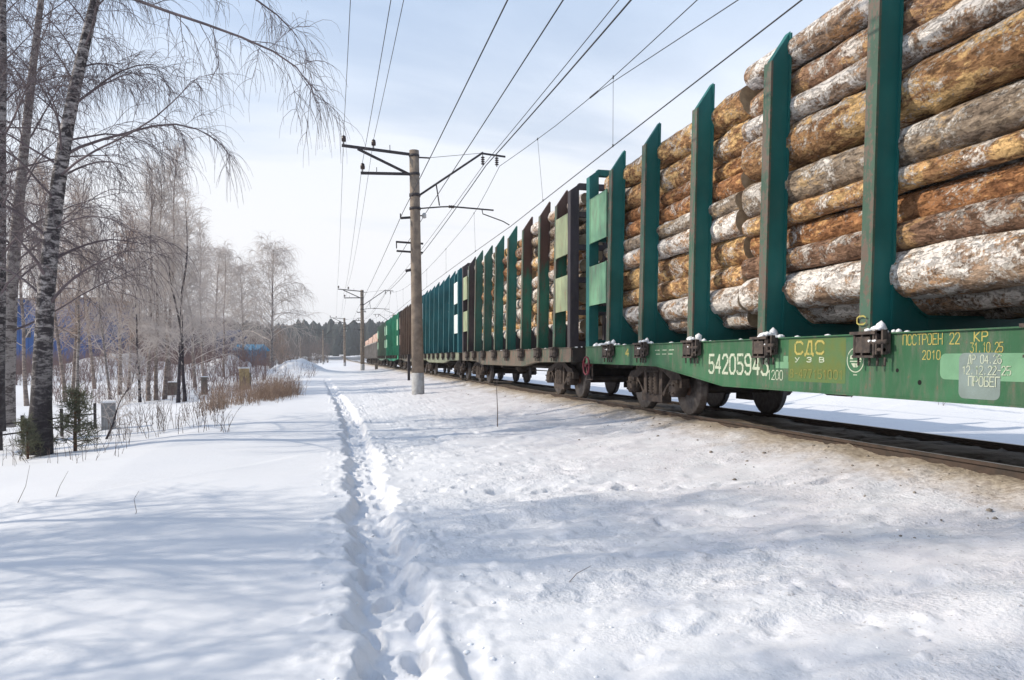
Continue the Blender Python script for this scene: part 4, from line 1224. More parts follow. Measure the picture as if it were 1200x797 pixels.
for a, b in spans:
    p = sagwire(XP + 3.36, 9.58 + DZ, a, b, .90); p = [(XP + 3.36 + (XC - XP - 3.36) * min(1, 4 * t / 18 * (1 - t / 18) * 2), yy, zz) for t, (xx, yy, zz) in enumerate(p)]
    pm += p if not pm else p[1:]
    q = sagwire(XC, 7.16 + DZ, a, b, -.15); pc += q if not pc else q[1:]
put('messenger_wire', MB().tube(pm, .011, 5, 0, False), M['wire'], cl)
put('contact_wire', MB().tube(pc, .014, 5, 0, False), M['wire'], cl)
for a, b in spans:
    for f in (.13, .30, .47, .64, .81, .92):
        t = f * 18; i = int(t)
        base = spans.index((a, b)) * 18
        p0 = Vector(pm[base + i]).lerp(Vector(pm[base + i + 1]), t - i); p1 = Vector(pc[base + i]).lerp(Vector(pc[base + i + 1]), t - i)
        mbd = MB().tube([p0, p1], .006, 4, 0, False)
        mbd.lathe([(.02, -.04), (.02, .04)], tuple(p0), 'z', 6).lathe([(.02, -.02), (.02, .05)], tuple(p1), 'z', 6)
        put('dropper', mbd, M['wire'], cl)
jn = [Vector(p) for p in pm if 14 < p[1] < 20]        # the branch wire is clamped to the messenger here
jp = min(jn, key=lambda v: abs(v.y - 18.0)); jq = min((Vector(p) for p in pm if p[1] > jp.y + .5), key=lambda v: v.y)
jd = (jq - jp).normalized()
bx = MB().tube([jp, P(865, 0, 13.0), P(1010, -72, 9.6)], .010, 5, 0, False).tube([jp - jd * .25, jp + jd * .35], .026, 6)
put('branch_wire', bx, M['wire'], cl)

# ------------------------------------------------------------------ trees
def bark_mat(name, light, dark, amt=0.5, zdark=None):
    m, N_, L_, b = base_mat(name); g = G(m)
    p = g.obj()
    n1 = g.noise(g.mapping(p, (1.6, 1.6, 4.2)), 2.6, 5, 0.65, 0.6); n2 = g.noise(p, 30, 4)
    k = g.ramp(g.math('ADD', g.math('MULTIPLY', n1, .8), g.math('MULTIPLY', n2, .2)), amt - .07, amt + .07)
    if zdark:
        z = g.sep(p)[2]
        k = g.math('MULTIPLY', k, g.ramp(g.math('ADD', z, g.math('MULTIPLY', g.math('SUBTRACT', n1, .5), 4.0)), zdark[0], zdark[1], 0.12, 1.0))
    L_.new(g.mix(k, dark, light), b.inputs['Base Color'])
    b.inputs['Roughness'].default_value = .9
    L_.new(g.bump(g.math('ADD', n1, n2), .7, .03), b.inputs['Normal'])
    return m
M['birch'] = bark_mat('birch_bark', (0.36, 0.33, 0.32), (0.032, 0.026, 0.029), .52, (0.6, 4.0))
M['birch_pale'] = bark_mat('pale_birch_bark', (0.30, 0.27, 0.255), (0.085, 0.068, 0.066), .48)
M['alder'] = bark_mat('brown_grey_bark', (0.30, 0.24, 0.205), (0.14, 0.11, 0.10), .5)
M['darkbark'] = bark_mat('dark_wet_bark', (0.06, 0.048, 0.055), (0.025, 0.02, 0.025), .5)
M['pinebark'] = bark_mat('pine_bark', (0.16, 0.08, 0.045), (0.07, 0.045, 0.035), .5)
M['twig'] = plain('birch_twigs', (0.15, 0.118, 0.125), (0.10, 0.078, 0.085), 2, .8)
M['twig_far'] = plain('pale_grey_twigs', (0.58, 0.515, 0.475), (0.44, 0.385, 0.355), 1.2, .85)
M['twig_brown'] = plain('brown_twigs', (0.42, 0.32, 0.26), (0.30, 0.22, 0.18), 1.2, .85)
M['needle'] = plain('pine_needles', (0.16, 0.16, 0.10), (0.10, 0.105, 0.07), 3, .8)

def _path(rg, p, d, L_, n, droop, wob, up=0.0):
    """a bending branch: starts along d and is pulled down (droop) or up"""
    pts = [p]; d = d.copy(); s = L_ / n
    for i in range(n):
        d = d + np.array([rg.normal(0, wob), rg.normal(0, wob), rg.normal(0, wob) - droop * (i + 1) / n + up])
        d /= np.linalg.norm(d)
        p = p + d * s; pts.append(p)
    return np.array(pts)
def along(pts, t):
    k = t * (len(pts) - 1); i = min(int(k), len(pts) - 2)
    return pts[i] + (pts[i+1] - pts[i]) * (k - i), pts[i+1] - pts[i]
def perp_dir(rg, t, spread):
    t = t / np.linalg.norm(t)
    v = rg.normal(0, 1, 3); v -= t * v.dot(t); v /= np.linalg.norm(v)
    return t * math.cos(spread) + v * math.sin(spread)

def bare_tree(seed, trunk_pts, r0, n_limb, limb_len, first=.25, droop=.25, hang=.55, subs=7, twigs=6, tw_r=.006, sub_len=.45, tw_len=.6, elev=(25, 60), limb_r=.35, limbs_extra=(), sides=9):
    """returns (trunk v,q), (crown v,q)"""
    rg = np.random.RandomState(seed)
    tp = np.array(trunk_pts, float)
    # resample trunk smoothly
    n = 14
    seg = np.linspace(0, len(tp) - 1, n)
    T = np.stack([np.interp(seg, np.arange(len(tp)), tp[:, i]) for i in range(3)], 1)
    T[1:-1] = (T[:-2] + 2 * T[1:-1] + T[2:]) / 4
    H = np.linalg.norm(tp[-1] - tp[0])
    tt = np.linspace(0, 1, n)
    rad = r0 * (1 - tt) ** .85 + .010
    rad[0] *= 1.3; rad[1] *= 1.06
    trunk = tubes([(T, rad)], sides)
    limbs, sub, tw = [], [], []
    plan = []
    for i in range(n_limb):
        t = first + (1 - first) * ((i + rg.rand()) / n_limb) ** .9 * .98
        p, d = along(T, t)
        az = i * 2.39996 + rg.normal(0, .4)
        e = R(elev[0] + (elev[1] - elev[0]) * t + rg.normal(0, 9))
        dd = np.array([math.cos(az) * math.cos(e), math.sin(az) * math.cos(e), math.sin(e)])
        L_ = limb_len * (1.05 - .75 * t) * (.7 + .6 * rg.rand())
        r = max(tw_r * 1.6, r0 * limb_r * (1 - t) ** .7 * (.6 + .6 * rg.rand()))
        plan.append((_path(rg, p, dd, L_, 8, droop, .07), r, L_))
    for pts, r in limbs_extra:
        pts = np.array(pts, float); k = np.linspace(0, len(pts) - 1, 9)
        q = np.stack([np.interp(k, np.arange(len(pts)), pts[:, j]) for j in range(3)], 1)
        q[1:-1] = (q[:-2] + 2 * q[1:-1] + q[2:]) / 4
        plan.append((q, r, np.linalg.norm(q[-1] - q[0]) * 0.5))
    for q, r, L_ in plan:
        limbs.append((q, r * (1 - np.linspace(0, 1, 9)) ** .8 + tw_r * .8))
        ns = max(3, int(subs * (.6 + np.linalg.norm(q[-1] - q[0]) / limb_len)))
        for j in range(ns):
            t2 = .18 + .80 * (j + rg.rand()) / ns
            p2, d2 = along(q, t2)
            ds = perp_dir(rg, d2, R(rg.uniform(30, 65)))
            l2 = L_ * sub_len * (1.15 - .7 * t2) * (.6 + .7 * rg.rand()) + .15
            q2 = _path(rg, p2, ds, l2, 6, droop * 1.3, .10)
            sub.append((q2, np.linspace(max(r * .35 * (1.1 - t2), tw_r * 1.4), tw_r * .9, 7)))
            nk = max(2, int(twigs * (.6 + .8 * rg.rand())))
            for k in range(nk):
                t3 = .2 + .8 * (k + rg.rand()) / nk
                p3, d3 = along(q2, min(t3, .999))
                d4 = perp_dir(rg, d3, R(rg.uniform(20, 60)))
                l3 = tw_len * (.45 + .9 * rg.rand())
                q3 = _path(rg, p3, d4, l3, 5, hang, .09)
                tw.append((q3, np.linspace(tw_r, tw_r * .5, 6)))
    crown = join_tubes(tubes(limbs, 6), tubes(sub, 4), tubes(tw, 3))
    return trunk, crown
TREES = {}
def tree_proto(key, *a, **k):
    t, c = bare_tree(*a, **k)
    TREES[key] = (np_mesh(key + '_trunk', *t), np_mesh(key + '_crown', *c))
def plant(name, key, x, y, mats, lab, cat, grp, rz=0., sc=1., z=None, tilt=(0, 0)):
    z = gh(x, y) - .08 if z is None else z
    root = empty(name, (x, y, z), rz, lab, cat, grp)
    root.rotation_euler = (tilt[0], tilt[1], rz); root.scale = (sc, sc, sc)
    put('trunk', TREES[key][0], mats[0], root); put('crown', TREES[key][1], mats[1], root)
    return root

# the three big birches at the left edge
def rel(path, d):
    b = P(path[0][0], path[0][1], d)
    return b, [tuple(P(px, py, d + k * 0.0) - b) for k, (px, py) in enumerate(path)]
BM = (M['birch'], M['twig'])
GB = 'tall birches at the left edge'
bpos, tp = rel([(46, 532), (49, 450), (52, 360), (61, 260), (76, 160), (93, 75), (116, -15), (136, -110), (150, -210), (160, -300)], 14.8)
def lim(path, depth): return [tuple(P(px, py, dd) - bpos) for (px, py), dd in zip(path, depth)]
ext = [(lim([(118, -18), (160, 2), (210, 18), (260, 34), (310, 54), (345, 70), (365, 98), (372, 122)], [14.8, 14.6, 14.3, 14.0, 13.8, 13.6, 13.5, 13.5]), .030),
       (lim([(70, 185), (100, 166), (140, 160), (180, 146), (215, 142), (250, 158), (272, 180)], [14.8, 14.9, 15.1, 15.3, 15.4, 15.5, 15.5]), .030),
       (lim([(66, 210), (100, 178), (130, 170), (160, 152), (190, 135), (215, 105), (235, 88)], [14.8, 14.4, 14.2, 14.0, 13.8, 13.7, 13.6]), .022),
       (lim([(140, -120), (190, -90), (240, -40), (300, 0), (335, 22), (360, 60)], [14.8, 15.2, 15.6, 15.9, 16.1, 16.2]), .04),
       (lim([(83, 125), (110, 105), (140, 82), (180, 72), (205, 90)], [14.8, 15.3, 15.8, 16.2, 16.4]), .022),
       (lim([(76, 160), (60, 120), (35, 80), (10, 60)], [14.8, 14.9, 15.0, 15.0]), .02)]
tree_proto('big', 3, tp, .185, 42, 2.9, first=.20, droop=.20, hang=.65, subs=9, twigs=10, tw_r=.0042, limbs_extra=ext, tw_len=.75, limb_r=.18, sides=12)
plant('birch_tree', 'big', bpos.x, bpos.y, BM, 'dark-based birch leaning right with long drooping limb, nearest tree in snow', 'tree', GB, z=bpos.z)
b2, tp2 = rel([(6, 500), (10, 420), (13, 330), (19, 270), (28, 180), (38, 80), (50, -10), (60, -110), (66, -230)], 18.5)
tree_proto('second', 5, tp2, .175, 42, 3.4, first=.16, droop=.14, hang=.5, subs=9, twigs=8, tw_r=.0046, tw_len=.7, limb_r=.18)
plant('birch_tree', 'second', b2.x, b2.y, (M['birch_pale'], M['twig']), 'pale grey birch just left of the dark leaning birch', 'tree', GB, z=b2.z)
b3, tp3 = rel([(-6, 505), (-3, 420), (0, 300), (0, 200), (3, 100), (4, 0), (0, -120), (-6, -240)], 16.5)
tree_proto('third', 8, tp3, .16, 34, 3.0, first=.2, droop=.14, hang=.5, subs=8, twigs=8, tw_r=.0046, tw_len=.65, limb_r=.2)
plant('birch_tree', 'third', b3.x, b3.y, BM, 'dark slim birch cut by the left edge of the view', 'tree', GB, z=b3.z)

# slender trees of the thicket
def straight(h, lean, seed, n=8):
    rg = np.random.RandomState(seed); a = rg.uniform(0, 6.3)
    return [(lean * h * (t/n) ** 1.3 * math.cos(a) + rg.normal(0, .02) * t, lean * h * (t/n) ** 1.3 * math.sin(a) + rg.normal(0, .02) * t, h * t / n) for t in range(n + 1)]
tree_proto('slender', 21, straight(11.5, .05, 1), .085, 34, 2.3, first=.22, droop=-.10, hang=.12, subs=8, twigs=7, tw_r=.0062, tw_len=.55, elev=(38, 66), sides=7)
tree_proto('slender_b', 22, straight(10, .08, 2), .075, 30, 2.2, first=.25, droop=-.02, hang=.25, subs=8, twigs=7, tw_r=.0062, tw_len=.55, elev=(32, 62), sides=7)
tree_proto('bushy', 23, straight(8.5, .05, 3), .09, 34, 3.0, first=.18, droop=.05, hang=.45, subs=7, twigs=7, tw_r=.0062, tw_len=.65, elev=(32, 58), sides=7)
tree_proto('weeping', 24, straight(12.5, .03, 4), .17, 46, 5.6, first=.2, droop=.16, hang=.6, subs=8, twigs=7, tw_r=.0105, tw_len=1.2, elev=(30, 58), sides=8)
tree_proto('young', 25, straight(5.0, .12, 5), .05, 20, 1.6, first=.12, droop=.0, hang=.15, subs=4, twigs=5, tw_r=.008, tw_len=.4, elev=(35, 60), sides=6)
def at(px, depth):
    p = P(px, 420, depth); return p.x, p.y
GT = 'bare trees of the roadside thicket'
MP = (M['birch_pale'], M['twig_far']); MA = (M['alder'], M['twig_brown']); MD = (M['darkbark'], M['twig_far']); MF = (M['alder'], M['twig_far'])
thick = [
 ('slender', 173, 36.0, 1.00, MF, 'slender grey tree, leftmost of the tight trio left of the two dark trunks'),
 ('slender_b', 182, 36.4, 1.12, MF, 'middle tree of the tight slender trio left of the two dark trunks'),
 ('slender', 192, 36.8, 1.08, MF, 'rightmost tree of the tight slender trio left of the two dark trunks'),
 ('slender_b', 208, 33.5, .95, MD, 'left one of the two dark blue-black trunks side by side in the snow'),
 ('bushy', 216, 34.0, .85, MD, 'right one of the two dark blue-black trunks side by side in the snow'),
 ('bushy', 163, 35.0, .70, MD, 'dark crooked tree bending left beside the slender trio'),
 ('slender', 128, 40.0, .80, MP, 'thin pale stem standing alone between birch and the slender trio'),
 ('slender_b', 90, 38.0, 1.05, MP, 'pale forked stem right of the dark leaning birch'),
 ('slender', 76, 37.0, 1.00, MA, 'brown stem close to the right of the dark leaning birch'),
 ('slender_b', 84, 40.5, 1.10, MA, 'brown stem behind the pale forked stem'),
 ('slender', 238, 62.0, 1.15, MF, 'grey tree behind and right of the two dark trunks'),
 ('slender_b', 262, 66.0, 1.10, MF, 'grey tree before the dark blue shed'),
 ('bushy', 228, 52.0, 1.20, MF, 'thin grey tree between the dark trunks and the blue shed'),
 ('bushy', 198, 47.0, 1.30, MF, 'taller grey tree rising behind the slender trio'),
 ('slender_b', 150, 50.0, 1.20, MA, 'brown tree before the long low building'),
 ('slender', 110, 52.0, 1.25, MF, 'tall thin grey tree before the long low building'),
 ('slender_b', 30, 34.0, 1.10, MF, 'grey tree behind the pale grey birch'),
 ('slender', 58, 46.0, 1.20, MF, 'grey tree before the blue hangar wall'),
 ('bushy', 140, 44.0, 1.20, MA, 'bushy brown tree behind the thin pale stem'),
 ('weeping', 318, 76.0, 1.0, (M['birch_pale'], M['twig_far']), 'large weeping birch on the snow heap at the thicket end'),
 ('weeping', 286, 84.0, .95, (M['birch_pale'], M['twig_far']), 'second weeping birch half hidden left of the large one'),
 ('weeping', 250, 74.0, .92, (M['birch_pale'], M['twig_far']), 'weeping birch over the blue shed roof'),
 ('bushy', 332, 82.0, .60, MA, 'small brown bushy tree at the foot of the large weeping birch'),
]
rg = random.Random(77)
for key, px, d, sc, mats, lab in thick:
    x, y = at(px, d)
    plant('birch_tree' if mats[0] is M['birch_pale'] else 'bare_tree', key, x, y, mats, lab, 'tree', GT, rg.uniform(0, 6.28), sc, None, (rg.uniform(-.03, .03), rg.uniform(-.03, .03)))
# leaning sapling in the foreground and a fallen branchy one
x, y = at(121, 17.2)
plant('bare_sapling', 'young', x, y, MD, 'small dark crooked sapling leaning right, right of the big birch', 'sapling', None, 1.0, .45, None, (0, .55))
for px, d, lab in ((1085, 31, 'bare shrub behind the train, seen below the number wagon sill'), (1020, 34, 'left bare shrub behind the train below the sill'), (1185, 27, 'bare shrub at the right edge behind the train')):
    x, y = at(px, d); x2, y2 = P(px, 470, d).x, P(px, 470, d).y
    plant('bare_shrub', 'young', x2, y2, MA, lab, 'shrub', 'shrubs behind the train', px, .62, None)

# trees left of and behind the viewer; their shadows cross the snow
def pine(seed, h, r0, crown0, spread, dens=1.0):
    rgn = np.random.RandomState(seed)
    T = np.array([(0.03 * h * math.sin(t * 1.4) * t, .02 * h * t * t, h * t) for t in np.linspace(0, 1, 12)])
    trunk = tubes([(T, r0 * (1 - np.linspace(0, 1, 12)) ** .7 + .02)], 9)
    limbs, nv, nq = [], [], []
    nb = int(46 * dens)
    for i in range(nb):
        t = crown0 + (1 - crown0) * (i + rgn.rand()) / nb
        p, d = along(T, min(t, .995)); az = i * 2.4 + rgn.normal(0, .3)
        L_ = spread * (1.1 - t) / (1.1 - crown0) * (.6 + .6 * rgn.rand()) + .15 * spread
        e = R(rgn.uniform(5, 40))
        q = _path(rgn, p, np.array([math.cos(az) * math.cos(e), math.sin(az) * math.cos(e), math.sin(e)]), L_, 6, .08, .08)
        limbs.append((q, np.linspace(max(.012, r0 * .22 * (1.1 - t)), .008, 7)))
        nc = int(16 * dens) if spread > 1 else 9
        for k in range(nc):
            t2 = .3 + .7 * (k + rgn.rand()) / nc
            p2, d2 = along(q, min(t2, .999)); p2 = p2 + rgn.normal(0, .10 * spread ** .5, 3)
            s = (.16 if spread > 1 else .10) * (.7 + .7 * rgn.rand())
            for m in range(7):
                v = rgn.normal(0, 1, 3); v[2] += .35; v /= np.linalg.norm(v)
                u = np.cross(v, rgn.normal(0, 1, 3)); u /= np.linalg.norm(u)
                b = len(nv)
                nv += [p2 - u * s * .07, p2 + u * s * .07, p2 + v * s * 2 + u * s * .03, p2 + v * s * 2 - u * s * .03]
                nq.append((b, b+1, b+2, b+3))
    lv, lq = tubes(limbs, 5)
    return trunk, (lv, lq), (np.array(nv), np.array(nq))
def plant_pine(name, key, x, y, lab, cat, grp, rz, sc=1.):
    root = empty(name, (x, y, gh(x, y) - .05), rz, lab, cat, grp); root.scale = (sc, sc, sc)
    t, l, n_ = PINES[key]
    put('trunk', t, M['pinebark'], root); put('limbs', l, M['pinebark'], root); put('crown', n_, M['needle'], root)
PINES = {}
for key, a in (('tall', (1, 14.5, .20, .55, 2.3, .72)), ('sapling', (2, 1.5, .025, .10, .55, .5))):
    t, l, n_ = pine(*a)
    PINES[key] = (np_mesh(key + 't', *t), np_mesh(key + 'l', *l), np_mesh(key + 'n', *n_, False))
x, y = at(86, 15.0); plant_pine('pine_sapling', 'sapling', x, y, 'green pine sapling to the right of the dark birch foot', 'sapling', 'pine saplings by the birch', .4, .85)
x, y = at(30, 14.3); plant_pine('pine_sapling', 'sapling', x, y, 'low green pine sapling to the left of the dark birch foot', 'sapling', 'pine saplings by the birch', 2.0, .55)
OFF = 'trees left of the viewer outside the photo'
for i, (x, y, rz) in enumerate(((-10.8, 5.0, 1.9), (-13.4, 3.4, 3.7))):
    plant_pine('pine_tree', 'tall', x, y, 'tall pine outside the view, %s in its row left of the viewer' % ['farther', 'nearer'][i], 'tree', OFF, rz, .66 + .05 * i)
for i, (key, x, y, sc) in enumerate((('slender', -8.8, 8.2, 1.0), ('slender_b', -9.4, 10.6, 1.0), ('slender_b', -7.4, 5.6, .9), ('slender', -11.5, 4.0, 1.1), ('slender_b', -12.5, 9.3, 1.1), ('slender', -6.6, 3.6, .8))):
    plant('bare_tree', key, x, y, MF, 'bare tree outside the view, %s in its row left of the viewer' % ['first', 'second', 'third', 'fourth', 'fifth', 'sixth'][i], 'tree', OFF, i * 1.3, sc)

# ------------------------------------------------------------------ undergrowth, grass, weeds
def sticks(name, spots, hmin, hmax, r, mat, lab, cat, seed, lean=.25, per=1, branch=0):
    rgn = np.random.RandomState(seed); pl = []
    X = np.array([s[0] for s in spots]); Y = np.array([s[1] for s in spots]); Z = gz(X, Y)
    for x, y, z in zip(X, Y, Z):
        for k in range(per):
            h = rgn.uniform(hmin, hmax); a = rgn.uniform(0, 6.3); l = abs(rgn.normal(0, lean))
            d = np.array([math.cos(a) * l, math.sin(a) * l, 1.0])
            p = np.array([x + rgn.normal(0, .06), y + rgn.normal(0, .06), z - .03])
            q = _path(rgn, p, d / np.linalg.norm(d), h, 4, .12, .07)
            pl.append((q, np.linspace(r, r * .4, 5)))
            for b in range(branch):
                p2, d2 = along(q, rgn.uniform(.3, .95))
                pl.append((_path(rgn, p2, perp_dir(rgn, d2, .6), h * .35, 4, .0, .1), np.linspace(r * .6, r * .3, 5)))
    return tag(put(name, np_mesh(name, *tubes(pl, 3)), mat), lab, cat, None, 'stuff')
rgn = np.random.RandomState(4)
M['grass'] = plain('dry_reddish_grass', (0.33, 0.235, 0.175), (0.19, 0.13, 0.10), 4, .9)
M['weed'] = plain('dry_grey_weeds', (0.10, 0.08, 0.075), (0.16, 0.12, 0.10), 4, .9)
M['brush'] = plain('reddish_brush', (0.20, 0.135, 0.125), (0.13, 0.085, 0.085), .6, .9)
sp = []
while len(sp) < 560:
    t = rgn.rand(); px = 240 + 108 * t + rgn.normal(0, 4); dd = 25 + 8 * t + rgn.normal(0, 1.8)
    p = P(px, 420, dd)
    if rgn.rand() < .35 + .65 * math.exp(-((px - 325) / 22) ** 2): sp.append((p.x + rgn.normal(0, .15), p.y))
sticks('dry_grass', sp, .15, .95, .006, M['grass'], 'reddish brown dry grass tuft beside the snowy path', 'dry grass', 6, .30, 3, 2)
sp = []
for i in range(90):
    px = rgn.uniform(125, 262); dd = rgn.uniform(16.5, 25); p = P(px, 420, dd); sp.append((p.x, p.y))
sticks('dry_weeds', sp, .25, .75, .007, M['weed'], 'thin grey dry weeds poking out of snow below the trees', 'weeds', 7, .25, 2, 2)
sp = []
for i in range(120):
    px = rgn.uniform(-20, 150); dd = rgn.uniform(12, 22); p = P(px, 420, dd); sp.append((p.x, p.y))
sticks('dry_stems', sp, .15, .6, .005, M['weed'], 'scattered dark stems in the snow before the big birch', 'weeds', 8, .3, 1, 1)
sp = []
for i in range(1500):
    px = rgn.uniform(-60, 312); dd = rgn.uniform(62, 92); p = P(px, 420, dd); sp.append((p.x, p.y))
sticks('undergrowth', sp, .9, 2.9, .016, M['brush'], 'reddish brown bare brush behind the thicket trees', 'undergrowth', 9, .3, 3, 2)
sp = []
for i in range(260):
    px = rgn.uniform(60, 300); dd = rgn.uniform(34, 50); p = P(px, 420, dd); sp.append((p.x, p.y))
sticks('low_brush', sp, .4, 1.3, .011, M['brush'], 'low bare brush among the thicket trunks', 'undergrowth', 10, .4, 2, 2)
sp = []
for i in range(240):
    px = rgn.uniform(225, 372); dd = rgn.uniform(60, 88); p = P(px, 420, dd); sp.append((p.x, p.y))
sticks('heap_weeds', sp, .3, 1.1, .012, M['brush'], 'dry weeds poking out of the ploughed snow heaps', 'weeds', 11, .35, 2, 2)
sp = []
for i in range(60):
    x = rgn.uniform(18, 30); y = rgn.uniform(8, 45); sp.append((x, y))
sticks('far_side_weeds', sp, .3, 1.0, .008, M['weed'], 'dry weeds on the snow bank behind the train', 'weeds', 12, .3, 3, 2)

def stalk(path, depth, r, lab):
    pts = [P(px, py, depth) for px, py in path]
    pts[0].z = gh(pts[0].x, pts[0].y) - .02
    b = pts[0].copy()
    o = put('dry_stalk', MB().tube([p - b for p in pts], [r * (1 - .6 * k / (len(pts) - 1)) for k in range(len(pts))], 5), M['weed'], None, b)
    return tag(o, lab, 'dry stalk', 'single stalks in the snow')
stalk([(661, 700), (664, 686), (676, 672), (693, 663)], 5.0, .004, 'single thin curved stalk on the right snow slope')
stalk([(583, 503), (583, 480), (582, 455), (584, 437)], 15.5, .012, 'thin upright stick in the snow before the rusty wagon')
stalk([(158, 617), (160, 600), (157, 585), (163, 575)], 7.6, .004, 'short forked stalk standing in the smooth left snow')
stalk([(0, 622), (10, 614), (24, 623)], 7.6, .004, 'bent stalk at the left edge of the smooth snow')
stalk([(20, 596), (30, 570), (35, 545)], 9.0, .004, 'tall thin stalk before the big birch')
stalk([(65, 594), (70, 570), (80, 552)], 9.2, .004, 'leaning thin stalk right of the tall thin one')

# ------------------------------------------------------------------ posts, boxes, fence
M['oldwood'] = plain('old_grey_wood', (0.20, 0.17, 0.14), (0.12, 0.10, 0.085), 9, .9, .2)
M['newwood'] = plain('yellowish_wood', (0.42, 0.32, 0.17), (0.32, 0.23, 0.12), 6, .85, .2)
M['greypaint'] = plain('faded_grey_paint', (0.30, 0.30, 0.30), (0.22, 0.22, 0.225), 6, .8)
M['darkpost'] = plain('dark_post', (0.05, 0.042, 0.045), (0.03, 0.026, 0.03), 6, .8)
def marker(name, px, d, wdt, h, mat, lab, cat, dep=.12, cap=True, yaw=.2):
    x, y = at(px, d); z = gh(x, y)
    root = empty(name, (x, y, z), yaw, lab, cat, 'posts and boxes in the snow')
    put('body', MB().box(-wdt/2, wdt/2, -dep/2, dep/2, -.25, h), mat, root)
    if cap: put('cap', MB().box(-wdt/2 - .03, wdt/2 + .03, -dep/2 - .03, dep/2 + .03, h + .002, h + .05), M['snow'], root)
    return root
b = marker('utility_box', 126, 20.0, .34, .72, M['greypaint'], 'faded grey upright box in snow behind the leaning sapling', 'box', .25)
put('door', MB().box(-.13, .13, -.14, -.126, .08, .64), M['greypaint'], b)
marker('wooden_post', 239, 40.0, .32, .95, M['oldwood'], 'grey wooden post standing right of the two dark trunks', 'post', .2)
b = marker('wooden_crate_post', 286, 43.0, .55, 1.25, M['newwood'], 'yellowish wooden stand with two uprights behind the dry grass', 'post', .35)
put('side_board', MB().box(.28, .36, -.2, .2, -.2, 1.0), M['oldwood'], b)
marker('wooden_box', 200, 42.0, .62, .72, M['oldwood'], 'low brown wooden box between trio and dark trunks', 'box', .5)
marker('marker_post', 441, 88, .30, .75, M['concrete'], 'short grey marker post right of the second power pole', 'post', .3, False)
marker('marker_post', 479, 45, .14, 1.6, M['darkpost'], 'thin dark post left of the nearest power pole', 'post', .1, False)
fx0 = at(-30, 16.0); fx1 = at(110, 20.5)
fr = empty('low_fence', (fx0[0], fx0[1], gh(*fx0)), 0, 'low dark post and rail fence in snow behind the big birch', 'fence')
dv = Vector((fx1[0] - fx0[0], fx1[1] - fx0[1], 0)); Lf = dv.length; ang = math.atan2(dv.y, dv.x)
for i in range(7):
    q = dv * (i / 6)
    zz = gh(fx0[0] + q.x, fx0[1] + q.y) - gh(*fx0)
    put('post', cm('fence_post', lambda: MB().box(-.028, .028, -.028, .028, -.3, .72)), M['darkpost'], fr, (q.x, q.y, zz), (0, 0, ang))
put('rail', MB().bar((0, 0, .38), (dv.x, dv.y, .33), .02, .035), M['darkpost'], fr)
put('rail', MB().bar((0, 0, .62), (dv.x, dv.y, .58), .02, .035), M['darkpost'], fr)

# ------------------------------------------------------------------ buildings on the left
M['bluewall'] = plain('blue_sheet_metal', (0.016, 0.085, 0.28), (0.014, 0.06, 0.20), .4, .6)
M['navywall'] = plain('dark_blue_sheet_metal', (0.03, 0.06, 0.15), (0.02, 0.045, 0.11), .4, .6)
M['purplewall'] = plain('dusky_brown_wall', (0.11, 0.075, 0.085), (0.075, 0.055, 0.07), .4, .8)
M['roofdark'] = plain('dark_roof', (0.07, 0.06, 0.075), (0.10, 0.085, 0.09), .5, .8)
M['tarp'] = plain('turquoise_tarp', (0.02, 0.20, 0.36), (0.02, 0.15, 0.28), 1, .6)
M['pane'] = plain('dull_window_glass', (0.05, 0.06, 0.08), (0.03, 0.035, 0.05), 1, .15)
def building(name, px0, px1, d, ztop, dep, wall, roof, lab, ribs=1.0, windows=0, eave=.3):
    a = Vector((*at(px0, d), 0)); b = Vector((*at(px1, d), 0)); Lw = (b - a).length
    ang = math.atan2(b.y - a.y, b.x - a.x)
    root = empty(name, (a.x, a.y, -1.3), ang, lab, 'building')
    H = ztop + 1.3
    put('wall', MB().box(0, Lw, 0, dep, 0, H), wall, root)
    put('roof', MB().prism([(-eave, H + .002), (dep + eave, H + .002), (dep + eave, H + .15), (dep * .5, H + .9), (-eave, H + .15)], 'yz', -eave, Lw + eave), roof, root)
    rib = MB().box(-.03, .03, -.05, -.002, .4, H - .02).mesh(name + '_rib')
    for i in range(int(Lw / ribs)):
        put('wall_rib', rib, wall, root, ((i + .5) * ribs, 0, 0))
    put('plinth', MB().box(-.05, Lw + .05, -.10, dep + .05, 0, .39), M['purplewall'], root)
    for i in range(windows):
        x = (i + .5) * Lw / windows
        f = put('window', MB().box(x - .6, x + .6, -.08, -.055, H * .5, H * .5 + 1.3), M['roofdark'], root)
        put('pane', MB().box(x - .5, x + .5, -.092, -.082, H * .5 + .1, H * .5 + 1.2), M['pane'], f)
    return root
building('blue_hangar', 18, 102, 100, 9.0, 14, M['bluewall'], M['roofdark'], 'tall blue metal hangar behind the leftmost birches', 1.2, 3)
building('long_building', 104, 245, 112, 6.6, 9, M['purplewall'], M['roofdark'], 'long low dusky brown building behind the thicket', 2.0, 7)
building('blue_shed', 253, 274, 98, 4.0, 5, M['navywall'], M['navywall'], 'small dark blue metal shed left of the turquoise lean-to', .5, 0, .1)
building('turquoise_shed', 276, 300, 96, 2.0, 4, M['tarp'], M['tarp'], 'low turquoise lean-to beside the dark blue shed', .6, 0, .4)

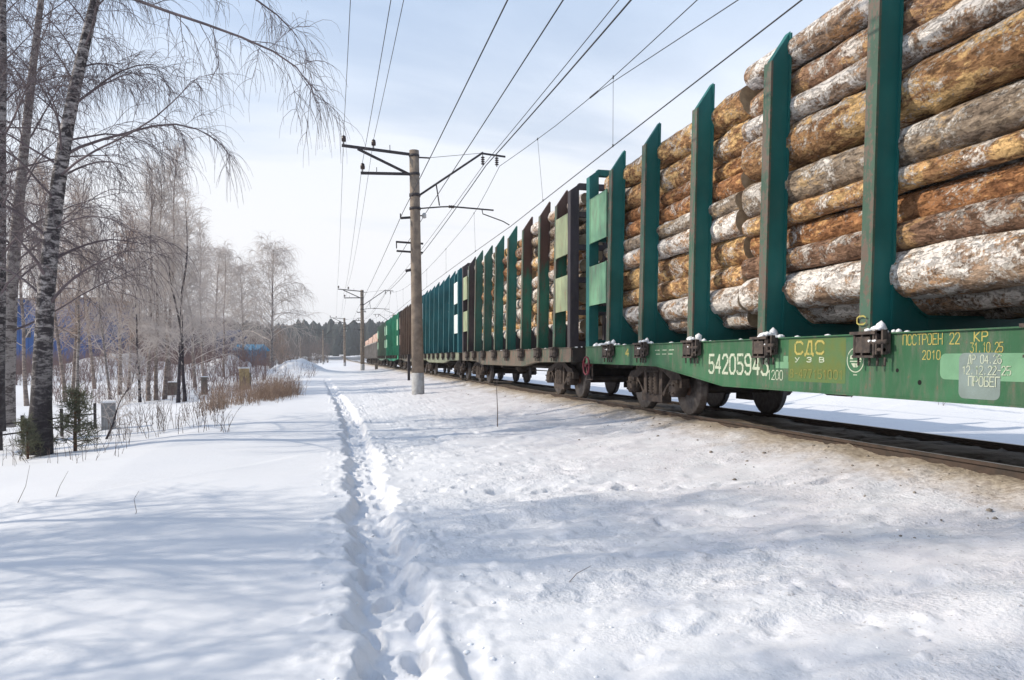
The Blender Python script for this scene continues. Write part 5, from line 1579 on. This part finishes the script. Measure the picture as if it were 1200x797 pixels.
# ------------------------------------------------------------------ far woods
M['farpine'] = plain('far_pine_wood', (0.020, 0.032, 0.032), (0.012, 0.019, 0.020), .05, .9)
M['fartwig'] = plain('far_bare_wood', (0.15, 0.115, 0.105), (0.10, 0.08, 0.078), .06, .9)
rgn = np.random.RandomState(15)
nv, nq = [], []
for i in range(2600):
    x = rgn.uniform(-420, 460); y = rgn.uniform(430, 700) - .00 * x
    z = 1.0 + (y - 430) * .03
    h = rgn.uniform(19, 24) * (1 + .06 * math.sin(x * .02)); r = rgn.uniform(2.4, 4.0)
    b0 = len(nv); m = 5
    for (zz, rr) in ((.10, .75), (.30, 1.0), (.40, .8), (.62, .95), (.72, .75), (.90, .6), (1.0, .12)):
        for k in range(m):
            a = 2 * math.pi * k / m + rgn.rand() * .9
            q = r * rr * rgn.uniform(.7, 1.3)
            nv.append((x + q * math.cos(a), y + q * math.sin(a), z - 1 + h * zz))
    for j in range(6):
        for k in range(m):
            k2 = (k + 1) % m
            nq.append((b0 + j*m + k, b0 + j*m + k2, b0 + (j+1)*m + k2, b0 + (j+1)*m + k))
tag(put('far_forest', np_mesh('far_forest', np.array(nv), np.array(nq), False), M['farpine']), 'dark pine forest along the horizon', 'forest', None, 'stuff')
pl = []
for i in range(1500):
    px = rgn.uniform(240, 520); d = rgn.uniform(190, 330)
    p = P(px, 420, d)
    if abs(p.x - 7) < 9 + .0 * d or (-16 < p.x < 16 and d < 260): 
        continue
    z = 0.0; h = rgn.uniform(6, 12)
    base = np.array([p.x, p.y, z - 1.5])
    q = _path(rgn, base, np.array([rgn.normal(0, .06), rgn.normal(0, .06), 1.]), h, 5, 0, .03)
    pl.append((q, np.linspace(.10, .03, 6)))
    for k in range(9):
        t = rgn.uniform(.2, .95); p2, d2 = along(q, t)
        pl.append((_path(rgn, p2, perp_dir(rgn, d2, rgn.uniform(.4, .9)), h * .28, 5, -.02, .1), np.linspace(.05, .02, 6)))
tag(put('far_thicket', np_mesh('far_thicket', *tubes(pl, 3)), M['fartwig']), 'greyish brown bare wood before the far pine forest', 'forest', None, 'stuff')
# ------------------------------------------------------------------ haze
hm = bpy.data.materials.new('haze'); hm.use_nodes = True
hn = hm.node_tree; hn.nodes.remove(hn.nodes['Principled BSDF'])
pv = hn.nodes.new('ShaderNodeVolumePrincipled')
pv.inputs['Color'].default_value = (0.90, 0.92, 0.96, 1); pv.inputs['Density'].default_value = 0.0005; pv.inputs['Anisotropy'].default_value = 0.3
hn.links.new(pv.outputs[0], hn.nodes['Material Output'].inputs['Volume'])
tag(put('haze', MB().box(-2600, 2600, -2600, 4100, -4.5, 46), hm), 'thin winter haze over the snow field', None, None, 'stuff')
print('objects', len(bpy.data.objects))
